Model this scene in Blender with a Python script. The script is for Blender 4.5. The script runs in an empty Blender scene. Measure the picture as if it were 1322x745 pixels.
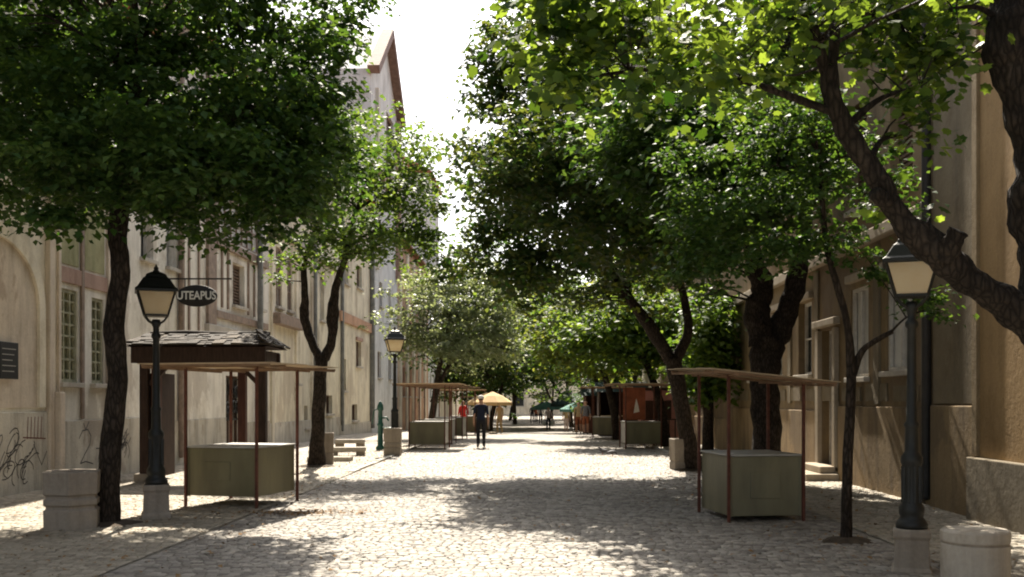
import bpy, bmesh, math, random
import numpy as np
from mathutils import Vector, Matrix
R = math.radians
rng = np.random.default_rng(7)
random.seed(7)
S = bpy.context.scene
COL = S.collection

# ------------------------------------------------------------------ camera
F, PX, PY, CH = 1300.0, 690.0, 516.0, 1.75
cam_d = bpy.data.cameras.new('camera'); cam = bpy.data.objects.new('camera', cam_d); COL.objects.link(cam)
cam.location = (0, 0, CH); cam.rotation_euler = (R(90), 0, 0)
cam_d.sensor_width = 36; cam_d.lens = 36 * F / 1322
cam_d.shift_x = -(PX - 661) / 1322; cam_d.shift_y = (PY - 372.5) / 1322
cam_d.clip_start = 0.1; cam_d.clip_end = 2000
S.camera = cam

# ------------------------------------------------------------------ light
SUN_EL, SUN_AZ = R(48), R(-3.5)          # azimuth from +Y (down the street)
w = bpy.data.worlds.new('World'); S.world = w; w.use_nodes = True
nt = w.node_tree; bg = nt.nodes['Background']
sky = nt.nodes.new('ShaderNodeTexSky'); sky.sky_type = 'NISHITA'; sky.sun_disc = False
sky.sun_elevation = SUN_EL; sky.sun_rotation = SUN_AZ
sky.air_density = 1.0; sky.dust_density = 4.0; sky.ozone_density = 0.6; sky.altitude = 100
hs = nt.nodes.new('ShaderNodeHueSaturation'); hs.inputs['Saturation'].default_value = .45     # hazy, whitish summer sky
nt.links.new(sky.outputs[0], hs.inputs['Color']); nt.links.new(hs.outputs[0], bg.inputs[0]); bg.inputs[1].default_value = 0.09
sd = bpy.data.lights.new('sun', 'SUN'); sun = bpy.data.objects.new('sun', sd); COL.objects.link(sun)
sd.energy = 5.0; sd.angle = R(0.53); sd.color = (1.0, 0.91, 0.77)
dv = Vector((math.sin(SUN_AZ) * math.cos(SUN_EL), math.cos(SUN_AZ) * math.cos(SUN_EL), math.sin(SUN_EL)))
sun.rotation_euler = dv.to_track_quat('Z', 'Y').to_euler(); sun.location = (0, 0, 40)
S.view_settings.view_transform = 'Standard'; S.view_settings.look = 'None'
S.view_settings.gamma = 1.0; S.view_settings.exposure = 1.55; S.view_settings.use_curve_mapping = False
S.cycles.max_bounces = 8; S.cycles.transmission_bounces = 6; S.cycles.filter_width = 2.0

# ------------------------------------------------------------------ helpers
def at(px, py, Y):
    return Vector(((px - PX) * Y / F, Y, CH - (py - PY) * Y / F))
def gz(y):                                             # the street dips gently in the distance
    y = np.asarray(y, float); t = np.clip((y - 46) / 30, 0, 1)
    return -0.5 * t * t * (3 - 2 * t)
def gzf(y): return float(gz(y))

class MB:
    def __init__(s): s.v = []; s.f = []
    def add(s, vs, fs, M=None):
        b = len(s.v)
        s.v += [tuple(M @ Vector(p)) for p in vs] if M is not None else [tuple(p) for p in vs]
        s.f += [tuple(i + b for i in f) for f in fs]; return s
    def box(s, x0, x1, y0, y1, z0, z1, M=None):
        vs = [(x, y, z) for z in (z0, z1) for y in (y0, y1) for x in (x0, x1)]
        return s.add(vs, [(0, 2, 3, 1), (4, 5, 7, 6), (0, 1, 5, 4), (2, 6, 7, 3), (0, 4, 6, 2), (1, 3, 7, 5)], M)
    def cbox(s, c, d, M=None):
        return s.box(c[0]-d[0]/2, c[0]+d[0]/2, c[1]-d[1]/2, c[1]+d[1]/2, c[2]-d[2]/2, c[2]+d[2]/2, M)
    def bar(s, a, b, wd, hd=None):
        a = Vector(a); b = Vector(b); hd = hd or wd; d = b - a
        M = Matrix.Translation(a) @ d.to_track_quat('Z', 'Y').to_matrix().to_4x4()
        return s.box(-wd/2, wd/2, -hd/2, hd/2, 0, d.length, M)
    def lathe(s, prof, n=16, M=None, rot=0.0):
        vs = []; fs = []
        for r, z in prof:
            for k in range(n):
                a = rot + 2 * math.pi * k / n; vs.append((r * math.cos(a), r * math.sin(a), z))
        for i in range(len(prof) - 1):
            for k in range(n):
                k2 = (k + 1) % n; fs.append((i*n+k, i*n+k2, (i+1)*n+k2, (i+1)*n+k))
        fs.append(tuple(range(n))[::-1]); fs.append(tuple((len(prof)-1)*n + k for k in range(n)))
        return s.add(vs, fs, M)
    def tube(s, pts, rad, n=8, knob=0.0, seed=0):
        P = [Vector(p) for p in pts]; rr = random.Random(seed)
        b = len(s.v); prev = None; ph = [rr.random() * 6.28 for _ in range(6)]
        for i, p in enumerate(P):
            t = (P[min(i+1, len(P)-1)] - P[max(i-1, 0)]).normalized()
            if prev is None:
                u = t.cross(Vector((0.3, 1, 0.1))).normalized()
            else:
                u = (prev - t * prev.dot(t)).normalized()
            prev = u; v = t.cross(u)
            for k in range(n):
                a = 2 * math.pi * k / n
                r = rad[i] * (1 + knob * (math.sin(3*a + ph[0] + i*.35) * .5 + math.sin(2*a + ph[1] - i*.8) * .5 + math.sin(i*1.7 + ph[2] + a) * .7))
                s.v.append(tuple(p + (u * math.cos(a) + v * math.sin(a)) * r))
        for i in range(len(P) - 1):
            for k in range(n):
                k2 = (k + 1) % n; s.f.append((b+i*n+k, b+i*n+k2, b+(i+1)*n+k2, b+(i+1)*n+k))
        s.f.append(tuple(b + k for k in range(n))[::-1]); s.f.append(tuple(b + (len(P)-1)*n + k for k in range(n)))
        return s
    def mesh(s, name, mat, smooth=False):
        me = bpy.data.meshes.new(name); me.from_pydata(s.v, [], s.f)
        for m in (mat if isinstance(mat, (list, tuple)) else [mat]): me.materials.append(m)
        if smooth: me.shade_smooth()
        me.update(); return me
    def build(s, name, mat, parent=None, smooth=False, bevel=0.0):
        o = bpy.data.objects.new(name, s.mesh(name, mat, smooth)); COL.objects.link(o)
        if parent: o.parent = parent
        if bevel:
            m = o.modifiers.new('bevel', 'BEVEL'); m.width = bevel; m.segments = 2; m.limit_method = 'ANGLE'
        return o

def npmesh(name, V, Fc, mat, smooth=False):
    """V (n,3), Fc (m,k) equal-size faces"""
    me = bpy.data.meshes.new(name); n, k = Fc.shape
    me.vertices.add(len(V)); me.vertices.foreach_set('co', np.ascontiguousarray(V, np.float32).ravel())
    me.loops.add(n * k); me.loops.foreach_set('vertex_index', np.ascontiguousarray(Fc, np.int32).ravel())
    me.polygons.add(n); me.polygons.foreach_set('loop_start', np.arange(0, n*k, k, dtype=np.int32))
    me.polygons.foreach_set('loop_total', np.full(n, k, np.int32))
    me.materials.append(mat)
    if smooth: me.polygons.foreach_set('use_smooth', np.ones(n, bool))
    me.update(calc_edges=True); return me

def link(name, me, parent=None, loc=None):
    o = bpy.data.objects.new(name, me); COL.objects.link(o)
    if parent: o.parent = parent
    if loc is not None: o.location = loc
    return o
def tag(o, label=None, cat=None, group=None, kind=None):
    if label: o['label'] = label
    if cat: o['category'] = cat
    if group: o['group'] = group
    if kind: o['kind'] = kind
    return o
def thing(name, label, cat, loc, rz=0.0, group=None, scale=1.0):
    o = bpy.data.objects.new(name, None); COL.objects.link(o); o.empty_display_size = .2
    o.location = loc; o.rotation_euler = (0, 0, rz); o.scale = (scale,) * 3
    return tag(o, label, cat, group)
def copy_tree(o, parent=None):
    c = o.copy(); COL.objects.link(c)
    if parent: c.parent = parent
    for ch in list(o.children): copy_tree(ch, c)
    return c

# ------------------------------------------------------------------ materials
def newmat(name):
    m = bpy.data.materials.new(name); m.use_nodes = True
    return m, m.node_tree, m.node_tree.nodes['Principled BSDF']
def ramp(nt, fac, stops):
    n = nt.nodes.new('ShaderNodeValToRGB'); e = n.color_ramp.elements
    while len(e) < len(stops): e.new(0.5)
    for i, (p, c) in enumerate(stops):
        e[i].position = p; e[i].color = (*c, 1) if len(c) == 3 else c
    nt.links.new(fac, n.inputs[0]); return n.outputs[0]
def noise(nt, vec, scale, detail=5, rough=.6):
    n = nt.nodes.new('ShaderNodeTexNoise'); n.inputs['Scale'].default_value = scale
    n.inputs['Detail'].default_value = detail; n.inputs['Roughness'].default_value = rough
    nt.links.new(vec, n.inputs['Vector']); return n.outputs[0]
def coords(nt, sc=(1, 1, 1), kind='Object'):
    tc = nt.nodes.new('ShaderNodeTexCoord'); mp = nt.nodes.new('ShaderNodeMapping')
    mp.inputs['Scale'].default_value = sc; nt.links.new(tc.outputs[kind], mp.inputs[0]); return mp.outputs[0]
def mixc(nt, fac, a, b, mode='MIX'):
    n = nt.nodes.new('ShaderNodeMix'); n.data_type = 'RGBA'; n.blend_type = mode
    for sock, val in ((n.inputs[0], fac), (n.inputs[6], a), (n.inputs[7], b)):
        if hasattr(val, 'is_linked') or hasattr(val, 'links'): nt.links.new(val, sock)
        elif isinstance(val, (int, float)): sock.default_value = val
        else: sock.default_value = (*val, 1)
    return n.outputs[2]
def bump(nt, bsdf, h, strength=.3, dist=.02):
    b = nt.nodes.new('ShaderNodeBump'); b.inputs['Strength'].default_value = strength; b.inputs['Distance'].default_value = dist
    nt.links.new(h, b.inputs['Height']); nt.links.new(b.outputs[0], bsdf.inputs['Normal'])
def simple(name, col, rough=.7, var=.25, scale=6, metal=0.0, bmp=.15, sc=(1, 1, 1), spec=.3):
    m, nt, b = newmat(name); v = coords(nt, sc); n = noise(nt, v, scale)
    lo = tuple(c * (1 - var) for c in col); hi = tuple(min(1, c * (1 + var)) for c in col)
    nt.links.new(ramp(nt, n, [(.3, lo), (.7, hi)]), b.inputs['Base Color'])
    b.inputs['Roughness'].default_value = rough; b.inputs['Metallic'].default_value = metal
    b.inputs['Specular IOR Level'].default_value = spec
    if bmp: bump(nt, b, noise(nt, v, scale * 6), bmp, .01)
    return m
def plaster(name, col, stain, patch=None, amount=.5, bmp=.35):
    """old wall plaster: mottled, streaked downwards, patches where the coat has gone"""
    m, nt, b = newmat(name); v = coords(nt); vs = coords(nt, (2.2, 2.2, .22))
    base = ramp(nt, noise(nt, v, .9, 6, .65), [(.3, tuple(c * .82 for c in col)), (.7, tuple(min(1, c * 1.12) for c in col))])
    st = ramp(nt, noise(nt, vs, 1.0, 7, .7), [(.48, (0, 0, 0)), (.72, (amount,) * 3)])
    c = mixc(nt, st, base, stain)
    if patch:
        pt = ramp(nt, noise(nt, coords(nt, (.8, .8, .5)), .6, 8, .66), [(.55, (0, 0, 0)), (.59, (.6,) * 3)])
        c = mixc(nt, pt, c, patch)
    blot = ramp(nt, noise(nt, coords(nt, (1, 1, .6)), .8, 9, .72), [(.33, (.70, .66, .6)), (.48, (.97,) * 3), (.68, (1.06, 1.05, 1.02))])
    c = mixc(nt, 1.0, c, blot, 'MULTIPLY')
    fine = ramp(nt, noise(nt, v, 22, 4), [(.2, (.82,) * 3), (.8, (1.0,) * 3)])
    c = mixc(nt, 1.0, c, fine, 'MULTIPLY')
    nt.links.new(c, b.inputs['Base Color']); b.inputs['Roughness'].default_value = .9
    b.inputs['Specular IOR Level'].default_value = .15
    bump(nt, b, noise(nt, v, 9, 8, .7), bmp, .03); return m
def island_random(nt):
    g = nt.nodes.new('ShaderNodeNewGeometry'); oi = nt.nodes.new('ShaderNodeObjectInfo')
    a = nt.nodes.new('ShaderNodeMath'); a.operation = 'ADD'; f = nt.nodes.new('ShaderNodeMath'); f.operation = 'FRACT'
    nt.links.new(g.outputs['Random Per Island'], a.inputs[0]); nt.links.new(oi.outputs['Random'], a.inputs[1])
    nt.links.new(a.outputs[0], f.inputs[0]); return f.outputs[0]
def leafmat(name, c0, c1, c2, t0, t1, trans=.45, rough=.45):
    m, nt, b = newmat(name); r = island_random(nt)
    nt.links.new(ramp(nt, r, [(0, c0), (.6, c1), (1, c2)]), b.inputs['Base Color'])
    b.inputs['Roughness'].default_value = rough; b.inputs['Specular IOR Level'].default_value = .2
    tr = nt.nodes.new('ShaderNodeBsdfTranslucent'); nt.links.new(ramp(nt, r, [(0, t0), (1, t1)]), tr.inputs[0])
    mx = nt.nodes.new('ShaderNodeMixShader'); mx.inputs[0].default_value = trans
    nt.links.new(b.outputs[0], mx.inputs[1]); nt.links.new(tr.outputs[0], mx.inputs[2])
    nt.links.new(mx.outputs[0], nt.nodes['Material Output'].inputs[0]); return m
def stones(name, stops, rough=.75, bmp=.4):
    m, nt, b = newmat(name); r = island_random(nt); v = coords(nt)
    c = ramp(nt, r, stops); n = ramp(nt, noise(nt, v, 35, 5), [(.25, (.7,) * 3), (.75, (1.12,) * 3)])
    big = ramp(nt, noise(nt, v, .45, 7, .65), [(.3, (.66, .62, .56)), (.5, (.98, .95, .9)), (.7, (1.06, 1.02, .95))])
    c = mixc(nt, 1.0, mixc(nt, 1.0, c, n, 'MULTIPLY'), big, 'MULTIPLY')
    nt.links.new(c, b.inputs['Base Color']); b.inputs['Roughness'].default_value = rough
    bump(nt, b, noise(nt, v, 30, 6), bmp, .008); return m
def pane_mat(name, col, rough=.12):
    m, nt, b = newmat(name); v = coords(nt)
    nt.links.new(ramp(nt, noise(nt, v, 2.5), [(.35, tuple(c * .6 for c in col)), (.65, col)]), b.inputs['Base Color'])
    b.inputs['Roughness'].default_value = rough; b.inputs['Specular IOR Level'].default_value = .6; return m
def lampglass():
    m, nt, b = newmat('frosted_amber_glass'); v = coords(nt)
    c = ramp(nt, noise(nt, v, 5), [(.3, (.9, .82, .66)), (.7, (.94, .89, .77))])
    nt.links.new(c, b.inputs['Base Color']); b.inputs['Roughness'].default_value = .3
    tr = nt.nodes.new('ShaderNodeBsdfTranslucent'); nt.links.new(c, tr.inputs[0])
    mx = nt.nodes.new('ShaderNodeMixShader'); mx.inputs[0].default_value = .8
    nt.links.new(b.outputs[0], mx.inputs[1]); nt.links.new(tr.outputs[0], mx.inputs[2])
    nt.links.new(mx.outputs[0], nt.nodes['Material Output'].inputs[0]); return m

def barkmat(name, col):
    m, nt, b = newmat(name); v = coords(nt, (1, 1, .28))
    vo = nt.nodes.new('ShaderNodeTexVoronoi'); vo.feature = 'DISTANCE_TO_EDGE'; vo.inputs['Scale'].default_value = 22; nt.links.new(v, vo.inputs['Vector'])
    n = noise(nt, coords(nt), 3.5, 6, .7)
    c = ramp(nt, n, [(.3, tuple(k * .5 for k in col)), (.55, col), (.75, tuple(k * 1.9 for k in col))])
    c = mixc(nt, 1.0, c, ramp(nt, vo.outputs['Distance'], [(.0, (.45,) * 3), (.25, (1.35,) * 3)]), 'MULTIPLY')
    nt.links.new(c, b.inputs['Base Color']); b.inputs['Roughness'].default_value = .95; b.inputs['Specular IOR Level'].default_value = .15
    h = nt.nodes.new('ShaderNodeMath'); h.operation = 'ADD'; nt.links.new(vo.outputs['Distance'], h.inputs[0]); nt.links.new(n, h.inputs[1])
    bump(nt, b, h.outputs[0], .9, .05); return m
M = dict(
    cobble=stones('cobble_stone', [(0, (.13, .118, .105)), (.2, (.2, .18, .158)), (.7, (.28, .262, .235)), (1, (.365, .34, .30))]),
    sett=stones('sidewalk_stone', [(0, (.24, .21, .165)), (.4, (.30, .27, .215)), (1, (.38, .34, .275))]),
    joint=simple('sandy_joint', (.17, .15, .12), .95, .35, 3, bmp=.5),
    kerbst=simple('kerb_stone', (.33, .31, .27), .85, .25, 4),
    bark=barkmat('dark_bark', (.038, .029, .022)), bark3=barkmat('blackish_bark', (.022, .017, .013)), bark2=barkmat('grey_brown_bark', (.06, .046, .034)),
    cut=simple('cut_wood', (.22, .12, .06), .9, .4, 9),
    iron=simple('black_iron', (.012, .013, .012), .5, .3, 12, bmp=.08, spec=.3),
    glass=lampglass(),
    conc=plaster('concrete_planter', (.34, .295, .24), (.13, .1, .075), None, .55, .5),
    conc2=plaster('pale_concrete', (.46, .42, .36), (.2, .17, .14), None, .5, .55),
    soil=simple('soil', (.06, .045, .03), 1, .4, 12),
    green=simple('olive_sheet', (.135, .12, .062), .42, .3, 1.6, bmp=.06, spec=.5, sc=(1.5, 1.5, .4)),  # stretched lighter streaks paint soft reflections into the sheet colour
    greytop=simple('worn_grey_sheet', (.36, .35, .32), .6, .2, 3, bmp=.08),
    greysheet=simple('olive_grey_sheet', (.155, .145, .09), .48, .28, 1.6, bmp=.06, spec=.5, sc=(1.5, 1.5, .4)),  # same painted reflection streaks in the grey sheet
    rust=simple('rusty_red_steel', (.10, .035, .022), .65, .35, 10, bmp=.1),
    framewood=simple('stall_timber', (.22, .14, .085), .8, .3, 5),
    ply=simple('plywood', (.46, .36, .24), .8, .2, 5, sc=(1, 6, 1)),
    darkwood=simple('dark_brown_wood', (.045, .025, .017), .75, .4, 7, sc=(3, 3, .5), bmp=.3),
    redwood=simple('red_brown_wood', (.085, .034, .023), .7, .3, 7, sc=(3, 3, .5), bmp=.2),
    shingle=stones('weathered_shingle', [(0, (.022, .016, .011)), (.75, (.046, .034, .024)), (1, (.10, .078, .055))], .9, .6),
    tile=simple('clay_roof', (.26, .11, .06), .9, .3, 6),
    w_pinkish=plaster('pink_grey_plaster', (.68, .585, .48), (.26, .2, .15), (.36, .27, .2)),
    w_cream=plaster('cream_plaster', (.80, .73, .59), (.30, .24, .17), (.43, .36, .28)),
    w_white=plaster('chalky_plaster', (.82, .78, .70), (.34, .29, .23), (.46, .4, .33)),
    w_yellow=plaster('yellow_cream_plaster', (.80, .735, .58), (.34, .26, .17), (.48, .4, .3)),
    w_pale=plaster('pale_blue_white_plaster', (.74, .74, .73), (.4, .38, .35), None),
    w_orange=plaster('salmon_plaster', (.55, .34, .23), (.33, .2, .13), None),
    greenstain=plaster('green_stained_plaster', (.36, .35, .2), (.16, .17, .08), (.5, .45, .36), .7),
    dado=plaster('stained_dado', (.60, .56, .48), (.17, .15, .125), (.31, .25, .2), .75, .5),
    r_orange=plaster('ochre_plaster', (.37, .245, .12), (.16, .1, .05), None, .4, .5),
    r_plinth=plaster('grey_plinth', (.21, .175, .125), (.1, .09, .08), None, .5, .5),
    r_grey=plaster('grey_beige_plaster', (.215, .175, .115), (.12, .1, .075), (.2, .165, .12), .6, .5),
    r_brown=plaster('brown_sooty_plaster', (.25, .185, .105), (.085, .065, .05), (.16, .12, .085), .7, .6),
    r_dado=plaster('brown_dado', (.29, .21, .12), (.065, .05, .04), (.15, .115, .08), .8, .6),
    rtrim=plaster('sandy_trim', (.40, .34, .26), (.2, .15, .1), None, .5, .3),
    trim=plaster('pale_trim', (.5, .46, .4), (.25, .2, .15), None, .4, .3),
    pinktrim=plaster('brick_red_trim', (.42, .29, .235), (.2, .1, .08), None, .4, .3),
    browntrim=simple('brown_timber_trim', (.24, .18, .14), .8, .3, 6),
    pane=pane_mat('dark_pane', (.03, .034, .036)),
    panegreen=pane_mat('dirty_green_pane', (.30, .30, .16), .5),
    blind=simple('white_blind', (.56, .55, .52), .8, .1, 3),
    shutter=simple('brown_shutter', (.13, .085, .055), .8, .3, 8),
    frameb2=simple('dull_brown_verge', (.2, .13, .105), .8, .3, 4),
    frameg=simple('olive_frame', (.3, .29, .2), .8, .3, 8),
    framew=simple('white_frame', (.5, .47, .42), .7, .2, 8),
    frameb=simple('brown_frame', (.1, .06, .04), .7, .3, 8),
    pipe=simple('grey_zinc_pipe', (.2, .2, .19), .55, .3, 4, metal=.4),
    pipeb=simple('dark_pipe', (.028, .025, .022), .6, .3, 4),
    black=simple('black_paint', (.012, .012, .012), .5, .2, 6),
    letter=simple('white_lettering', (.62, .62, .58), .6, .1, 6),
    graff=simple('spray_paint_black', (.085, .08, .08), .8, .3, 8, bmp=0),
    graffred=simple('spray_paint_red', (.2, .1, .085), .8, .3, 8, bmp=0),
    skin=simple('skin', (.42, .24, .16), .6, .1, 10, bmp=0),
    navy=simple('navy_cloth', (.012, .016, .035), .9, .2, 14),
    blackcloth=simple('black_cloth', (.013, .013, .015), .9, .2, 14),
    whitecloth=simple('white_cloth', (.68, .66, .62), .9, .1, 14),
    redcloth=simple('red_cloth', (.52, .03, .025), .85, .1, 14),
    pinkcloth=simple('pale_pink_cloth', (.55, .42, .38), .9, .1, 14),
    rustcloth=simple('rust_cloth', (.28, .09, .04), .9, .15, 14),
    greycloth=simple('grey_cloth', (.14, .14, .15), .9, .2, 14),
    tancloth=simple('tan_cloth', (.42, .30, .16), .9, .1, 14),
    hair=simple('dark_hair', (.03, .02, .014), .7, .2, 14),
    yellow=simple('yellow_canvas', (.50, .34, .16), .85, .12, 4),
    greencanvas=simple('green_canvas', (.09, .22, .19), .85, .12, 4),
    darkcanvas=simple('dark_green_canvas', (.012, .03, .025), .85, .2, 4),
    greenpaint=simple('green_enamel', (.018, .085, .06), .4, .2, 6, spec=.5),
    orange=simple('orange_print', (.25, .08, .04), .7, .35, 3),
    pinkpanel=simple('pink_panel', (.42, .22, .19), .8, .2, 3),
    bird=simple('pigeon_grey', (.09, .09, .1), .7, .3, 14),
    grille=simple('grille_black', (.015, .015, .015), .5, .2, 8),
    bluepaint=simple('blue_print', (.1, .16, .3), .6, .2, 6),
    hay=simple('dry_leaf', (.22, .13, .055), .9, .4, 20, bmp=0),
)
LM = dict(
    deep=leafmat('deep_green_leaf', (.022, .052, .014), (.034, .07, .018), (.05, .09, .026), (.045, .115, .01), (.16, .25, .028), .4, .58),
    fresh=leafmat('fresh_green_leaf', (.028, .058, .015), (.042, .082, .018), (.065, .105, .026), (.08, .17, .014), (.27, .36, .04), .44, .55),
    maple=leafmat('maple_leaf', (.02, .048, .012), (.03, .066, .015), (.046, .082, .02), (0.01, .045, 0.0), (.33, .44, .04), .47, .5),
    brownish=leafmat('bronze_green_leaf', (.023, .052, .016), (.034, .07, .02), (.055, .062, .026), (.045, .12, .012), (.2, .22, .03), .4, .55),
    pale=leafmat('pale_ash_leaf', (.09, .12, .065), (.115, .145, .08), (.15, .165, .105), (.24, .30, .09), (.40, .44, .18), .42, .4),
    yellowish=leafmat('yellowish_leaf', (.045, .075, .018), (.065, .095, .022), (.10, .11, .03), (.14, .24, .02), (.34, .36, .045), .45, .55),
)

# ------------------------------------------------------------------ ground
XL, XR, KL, KR = -9.5, 6.5, -4.3, 4.3        # facade planes and kerb lines
def sheet(name, x0, x1, ys, z, mat, xs=None):
    xs = xs or [x0, x1]; mb = MB()
    vs = [(x, y, gzf(y) + z) for y in ys for x in xs]; n = len(xs); fs = []
    for j in range(len(ys) - 1):
        for i in range(n - 1): fs.append((j*n+i, j*n+i+1, (j+1)*n+i+1, (j+1)*n+i))
    mb.add(vs, fs); return tag(mb.build(name, mat, None, True), kind='structure')
def far_paving(name, stops):
    """joint sand near the camera (real stones lie on it), mottled paving colours further off"""
    m, nt, b = newmat(name); v = coords(nt)
    vo = nt.nodes.new('ShaderNodeTexVoronoi'); vo.inputs['Scale'].default_value = 7.5
    nt.links.new(v, vo.inputs['Vector']); sp = nt.nodes.new('ShaderNodeSeparateColor'); nt.links.new(vo.outputs['Color'], sp.inputs[0])
    c = ramp(nt, sp.outputs[0], stops)
    big = ramp(nt, noise(nt, v, .5, 5), [(.3, (.8, .8, .82)), (.7, (1.1, 1.06, 1.0))])
    c = mixc(nt, 1.0, c, big, 'MULTIPLY')
    s2 = nt.nodes.new('ShaderNodeSeparateXYZ'); nt.links.new(v, s2.inputs[0])
    mr = nt.nodes.new('ShaderNodeMapRange'); mr.inputs[1].default_value = 33.9; mr.inputs[2].default_value = 34.1
    nt.links.new(s2.outputs[1], mr.inputs[0])
    near = ramp(nt, noise(nt, v, 3, 6), [(.3, (.24, .215, .175)), (.7, (.33, .30, .245))])
    nt.links.new(mixc(nt, mr.outputs[0], near, c), b.inputs['Base Color']); b.inputs['Roughness'].default_value = .9
    bump(nt, b, vo.outputs['Distance'], .5, .02); return m
YS = [-30, 0, 6, 10, 20, 30, 40, 46] + list(range(48, 80, 2)) + [90, 120, 200, 600]
street = sheet('street', 0, 0, YS, 0, far_paving('street_paving', [(0, (.12, .11, .1)), (.3, (.2, .18, .16)), (1, (.35, .32, .27))]),
               [-300, -30, KL, -2, 0, 2, KR, 30, 300])
SW = .012
side_l = sheet('sidewalk', XL - .2, KL - .07, YS[1:-1], SW, far_paving('sidewalk_paving', [(0, (.2, .185, .16)), (1, (.38, .345, .29))]))
side_r = sheet('sidewalk', KR + .07, XR + .2, YS[1:-1], SW, side_l.data.materials[0])
for kx in (KL - .07, KR + .07):
    kr = MB().box(kx - .068, kx + .068, 45.5, 150, -1.2, -.45).build('kerb', M['kerbst']); tag(kr, kind='structure')
    kme = MB().box(-.07, .07, -.49, .49, -.1, SW + .04).mesh('kerb_stone', M['kerbst'])
    for i in range(22):
        k = link('kerb_stone', kme, kr, (kx + random.uniform(-.012, .012), 24.5 + i, random.uniform(-.012, .012)))
        k.rotation_euler.z = random.uniform(-.01, .01)

def in_frame(X, Y, Z, m=0):
    px = PX + F * X / Y; py = PY - F * (Z - CH) / Y
    return (px > -m) & (px < 1322 + m) & (py > -m) & (py < 745 + m)

# cobble template: base, shoulder, crown ring: 12 verts, 9 quads
CT = np.array([[sx * a, sy * a, z] for a, z in ((.5, -.03), (.47, .55), (.33, 1.0)) for sx, sy in ((-1, -1), (1, -1), (1, 1), (-1, 1))])
CFc = np.array([[i, (i+1) % 4, (i+1) % 4 + 4, i + 4] for i in range(4)] + [[i+4, (i+1) % 4 + 4, (i+1) % 4 + 8, i + 8] for i in range(4)] + [[8, 9, 10, 11]])
def cobbles(x0, x1, y0, y1, row, wmin, wmax, z, h, mat, parent, pick):
    cells = []
    y = y0
    while y < y1:
        rh = row * random.uniform(.88, 1.14); x = x0
        while x < x1:
            wd = random.uniform(wmin, wmax) if x1 - x > wmax + wmin else (x1 - x) / (2 if x1 - x > wmax else 1) + 1e-5
            cx = x + wd / 2
            if x0 - .01 < x and x + wd < x1 + .01 and in_frame(cx, y, z, 60):
                wob = .03 * math.sin(cx * 1.3 + y * .4)
                cells.append((cx, y + rh / 2 + wob + random.uniform(-.008, .008), wd * .91, rh * .89, h * random.uniform(.6, 1.25), random.uniform(-.09, .09)))
            x += wd
        y += rh
    A = np.array(cells); n = len(A)
    # the stones lowest in the frame become objects
    order = np.argsort(A[:, 1]); ok = [i for i in order if in_frame(A[i, 0], A[i, 1] - .05, z, 0)][:pick]
    variants = []
    for k in range(6):
        V = CT.copy(); V[:, :2] += rng.normal(0, .025, (12, 2)); V[8:, 2] += rng.normal(0, .12, 4)
        variants.append(npmesh('cobblestone', V, CFc, mat))
    for i in ok:
        a = A[i]; o = link('cobblestone', variants[i % 6], parent, (a[0], a[1], z)); o.scale = (a[2], a[3], a[4]); o.rotation_euler.z = a[5]
    keep = np.setdiff1d(np.arange(n), np.array(ok, int)); A = A[keep]; n = len(A)
    V = np.repeat(CT[None], n, 0); V[:, :, :2] += rng.normal(0, .03, (n, 12, 2)); V[:, 8:, 2] += rng.normal(0, .14, (n, 4))
    V[:, :, 0] *= A[:, None, 2]; V[:, :, 1] *= A[:, None, 3]; V[:, :, 2] *= A[:, None, 4]
    c, s = np.cos(A[:, 5])[:, None], np.sin(A[:, 5])[:, None]
    X = V[:, :, 0] * c - V[:, :, 1] * s + A[:, None, 0]; Y = V[:, :, 0] * s + V[:, :, 1] * c + A[:, None, 1]
    P = np.stack([X, Y, V[:, :, 2] + z], -1).reshape(-1, 3)
    Fa = (CFc[None] + 12 * np.arange(n)[:, None, None]).reshape(-1, 4)
    o = link('cobblestones', npmesh('cobblestones', P, Fa, mat), parent); o['kind'] = 'stuff'
cobbles(KL + .01, KR - .01, 8.6, 34, .1, .09, .155, .004, .012, M['cobble'], street, 300)
cobbles(XL + .02, KL - .005, 9.5, 34, .11, .1, .16, SW + .002, .014, M['sett'], side_l, 0)
cobbles(KR + .005, XR - .02, 8.6, 34, .11, .1, .16, SW + .002, .014, M['sett'], side_r, 0)

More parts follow.
